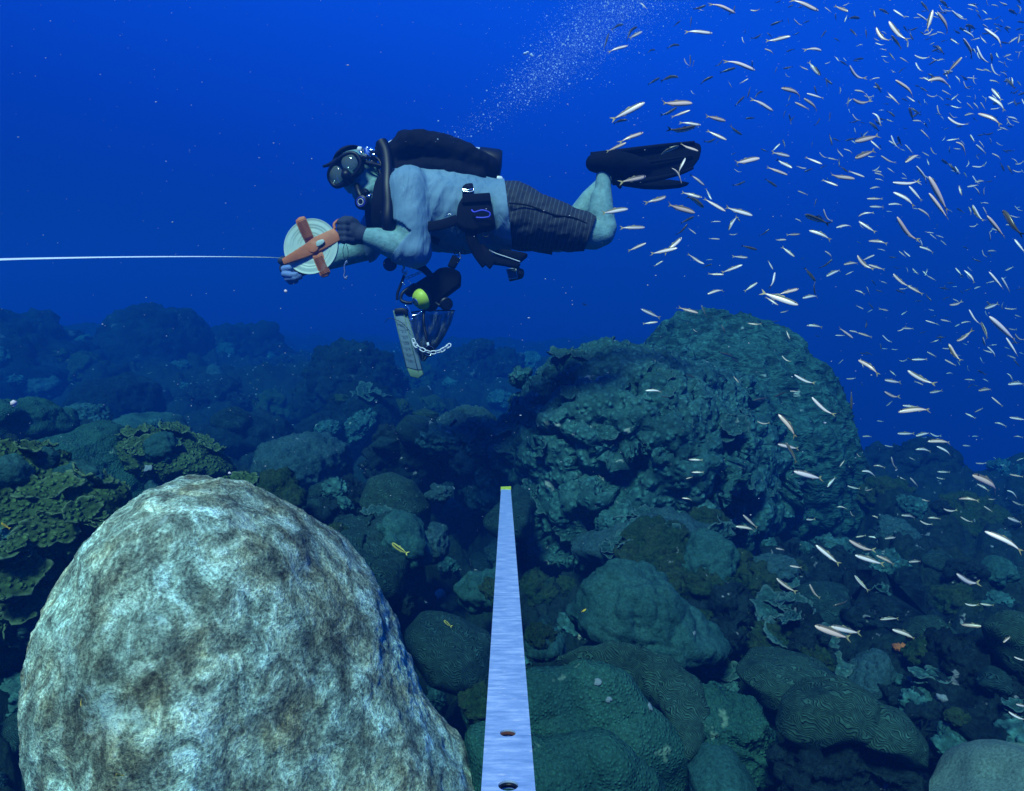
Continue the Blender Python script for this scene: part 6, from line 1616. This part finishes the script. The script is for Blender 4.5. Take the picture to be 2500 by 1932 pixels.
# ------------------------------------------------------------------ a few reef fish
def reef_fish_mat(name, a, b_, c):
    m, t, b = new_mat(name)
    at = node(t, 'ShaderNodeAttribute', attribute_name='side')
    r = ramp(t, [(0.0, a), (0.42, a), (0.47, b_), (0.70, b_), (0.75, c), (1.0, c)], at.outputs['Fac'])
    t.links.new(r.outputs[0], b.inputs['Base Color']); b.inputs['Roughness'].default_value = 0.45
    return m
WR = reef_fish_mat('wrasse', (0.65, 0.62, 0.12), (0.03, 0.03, 0.02), (0.60, 0.60, 0.10)); YE = reef_fish_mat('yellow_fish', (0.85, 0.60, 0.05), (0.85, 0.55, 0.05), (0.75, 0.50, 0.05))
DK = reef_fish_mat('dark_damsel', (0.02, 0.03, 0.06), (0.01, 0.015, 0.03), (0.01, 0.015, 0.03))
for (hx, hy, tx_, ty, mt, dpt, lb) in ((835, 1160, 868, 1182, WR, 1.9, 'yellow wrasse with a black side stripe beside the dark lumpy coral'), (946, 1324, 962, 1337, WR, 1.7, 'tiny striped wrasse over the dark ridged brain coral'), (2, 1116, 20, 1128, YE, 1.3, 'bright yellow fish at the left edge above the leafy coral'),
        (172, 1508, 174, 1490, YE, 1.02, 'tiny yellow fish on the left face of the pale boulder'), (246, 1652, 262, 1655, YE, 0.95, 'tiny yellow fish low on the pale boulder'), (1242, 648, 1252, 652, DK, 4.0, 'tiny dark damselfish in open water left of the plate coral mound'),
        (1250, 1300, 1240, 1306, YE, 1.9, 'tiny yellow fish over the left of the large teal coral plate'), (2136, 702, 2150, 700, DK, 3.2, 'small dark fish below the dense school at right')):
    H, T = D(hx, hy, dpt), D(tx_, ty, dpt + 0.01)
    ok, loc, nn, i, o_, m_ = SC.ray_cast(DG, (0, 0, 0), D((hx + tx_) / 2, (hy + ty) / 2, 1).normalized())
    if ok and loc.dot(FWD) - 0.03 < dpt:
        d2 = loc.dot(FWD) - 0.03; H, T = D(hx, hy, d2), D(tx_, ty, d2)
    ax = H - T; ln = ax.length; ax.normalize(); up = UP - ax * UP.dot(ax); up.normalize(); y = up.cross(ax)
    V, F, MI, S_, A_ = FISH[1][4]
    me = mesh_pd('reef_fish', V * np.array([1, 1, 1.35]), F, True)
    for q in (mt, mt, M_EYE): me.materials.append(q)
    me.polygons.foreach_set('material_index', MI); attr(me, 'side', S_); attr(me, 'along', A_)
    o = obj('reef_fish', me); o.matrix_world = Matrix.Translation((H + T) / 2) @ Matrix((ax, y, up)).transposed().to_4x4() @ Matrix.Diagonal((ln, ln, ln, 1))
    tag(o, lb, 'fish')

# ------------------------------------------------------------------ exhaled bubbles
def bubble_mat():
    m, t, b = new_mat('air_bubble')
    b.inputs['Base Color'].default_value = (0.60, 0.82, 0.95, 1); b.inputs['Roughness'].default_value = 0.2
    b.inputs['Specular IOR Level'].default_value = 1.0
    return m
M_BUB = bubble_mat()
nb = np.random.RandomState(3)
bco, bfa = ico(1)
cl = np.array([(1060, 345), (1120, 325), (1200, 285), (1290, 215), (1370, 145), (1450, 70), (1530, -10), (1600, -80)], float)
Vs, Fs, off = [], [], 0
N = 15000
for k in range(N):
    t_ = nb.rand() ** 0.45 * 7
    i = min(int(t_), 6); f = t_ - i; c = cl[i] * (1 - f) + cl[i + 1] * f
    wd = 9 + 8.5 * t_
    du, dv = nb.randn(2) * wd
    if t_ < 2.8 and nb.rand() < 0.7: continue
    p = P(c[0] + du * 1.05, c[1] + dv * 0.75, 3.05 + nb.randn() * 0.16 + 0.05 * t_)
    q = nb.rand()
    r = (0.22 + 0.40 * nb.rand() if q < 0.82 else (0.55 + 0.6 * nb.rand() if q < 0.97 else 1.2 + 1.3 * nb.rand())) * PX
    sq = np.array([1, 1, 0.75 + 0.25 * nb.rand()])
    Vs.append(np.array(p) + bco * r * sq); Fs.append(bfa + off); off += len(bco)
for k in range(420):                                   # strays, mostly towards the upper right
    u, v = 1150 + nb.rand() * 1150, nb.rand() ** 1.5 * 330
    p = P(u, v, 2.6 + nb.rand() * 1.5); r = (0.35 + 0.5 * nb.rand()) * PX
    Vs.append(np.array(p) + bco * r); Fs.append(bfa + off); off += len(bco)
o = obj('bubbles', mesh_np('bubbles', np.concatenate(Vs), np.concatenate(Fs)), M_BUB)
tag(o, 'stream of tiny air bubbles rising from the diver to the upper right', 'bubbles', kind='stuff')
co, fa = ico(3)
for (u, v, r) in ((1282, 131, 3.6), (1288, 128, 3.0), (1297, 134, 3.2), (1300, 137, 2.4), (1434, 193, 2.0), (1444, 193, 1.6), (1184, 246, 1.8), (1265, 195, 1.6)):
    o = obj('bubble', mesh_np('bubble', co * np.array([1.3, 1, 0.8]) * r * PX, fa), M_BUB, loc=P(u, v, 3.0))
    LABELS.append((o, 'larger air bubble beside the rising bubble stream', u, 'bubble', 'larger bubbles'))
# ------------------------------------------------------------------ drifting specks in the water
Vs, Fs, off = [], [], 0
sc_, sf_ = ico(1)
for k in range(620):
    u, v = nb.rand() * 2500, nb.rand() * 1300
    d = 0.7 + nb.rand() ** 0.7 * 2.6
    ok, loc, nn, i, o_, m_ = SC.ray_cast(DG, (0, 0, 0), P(u, v, 1).normalized())
    if ok and loc.dot(FWD) < d + 0.05: continue
    r = (0.30 + 0.5 * nb.rand() ** 3 + (1.3 * nb.rand() if nb.rand() < 0.03 else 0)) * d / F_S * 1.5
    v_ = sc_ * r * (0.5 + nb.rand(len(sc_), 1)) * np.array([1 + nb.rand(), 1, 0.6 + 0.6 * nb.rand()])
    Vs.append(np.array(P(u, v, d)) + v_); Fs.append(sf_ + off); off += len(sc_)
for (u, v, r) in ((33, 984, 8), (698, 711, 5), (35, 990, 5)):
    Vs.append(np.array(P(u, v, 0.8)) + sc_ * r * 0.8 / F_S * (0.6 + 0.6 * nb.rand(len(sc_), 1))); Fs.append(sf_ + off); off += len(sc_)
o = obj('drifting_specks', mesh_np('drifting_specks', np.concatenate(Vs), np.concatenate(Fs)), plain('pale_speck', (0.62, 0.56, 0.58), 0.8))
tag(o, 'pale specks drifting everywhere in the water', 'specks', kind='stuff')

# ------------------------------------------------------------------ labels that single things out
for o in list(SC.objects):
    if o.parent is None and o.get('group') and o.get('label') and o.get('category') in ('coral', 'rock') and not any(o is l[0] for l in LABELS):
        LABELS.append((o, o['label'], pix(o.location)[0], o['category'], o['group']))
groups = {}
for l in LABELS: groups.setdefault(l[1], []).append(l)
ORD = ['leftmost', 'second from left', 'third from left', 'fourth from left', 'fifth from left', 'sixth from left', 'seventh from left', 'eighth from left']
NUM = {2: 'two', 3: 'three', 4: 'four', 5: 'five', 6: 'six', 7: 'seven', 8: 'eight', 9: 'nine'}
for lab, ls in groups.items():
    ls.sort(key=lambda l: l[2]); n = len(ls)
    for i, (o, lb, x, cat, grp) in enumerate(ls):
        if n > 1 and n <= 9:
            w = 'rightmost' if i == n - 1 else ORD[i]
            if n == 2: w = 'left' if i == 0 else 'right'
            cand = f'{lb}, {w} of {NUM[n]}'
            if len(cand.split()) > 16: cand = f'{lb}, {w}'
            if len(cand.split()) <= 16: lb = cand
        tag(o, lb, cat, grp)
# ------------------------------------------------------------------ the water itself: one closed box of blue water
def box_mesh(name, lo, hi):
    x0, y0, z0 = lo; x1, y1, z1 = hi
    v = [(x0, y0, z0), (x1, y0, z0), (x1, y1, z0), (x0, y1, z0), (x0, y0, z1), (x1, y0, z1), (x1, y1, z1), (x0, y1, z1)]
    f = [(0, 3, 2, 1), (4, 5, 6, 7), (0, 1, 5, 4), (1, 2, 6, 5), (2, 3, 7, 6), (3, 0, 4, 7)]
    return mesh_pd(name, v, f, smooth=False)
hm = bpy.data.materials.new('sea_water'); hm.use_nodes = True
ht = hm.node_tree; ht.nodes.clear()
ho = ht.nodes.new('ShaderNodeOutputMaterial')
pv = ht.nodes.new('ShaderNodeVolumePrincipled')
dens = 0.4
sig_s = (0.0006, 0.0088, 0.0330); sig_a = (0.16, 0.060, 0.026)      # scattering and absorption per metre, red to blue
wc = [s / dens for s in sig_s]
wa = [(1 - a / (dens * (1 - c))) ** 2 for a, c in zip(sig_a, wc)]
pv.inputs['Density'].default_value = dens
pv.inputs['Color'].default_value = (*wc, 1)
pv.inputs['Absorption Color'].default_value = (*wa, 1)
pv.inputs['Anisotropy'].default_value = 0.1
ht.links.new(pv.outputs[0], ho.inputs['Volume'])
haze = obj('haze', box_mesh('haze', (-80, -6, -14), (80, 90, 3.2)), hm)
tag(haze, kind='stuff')
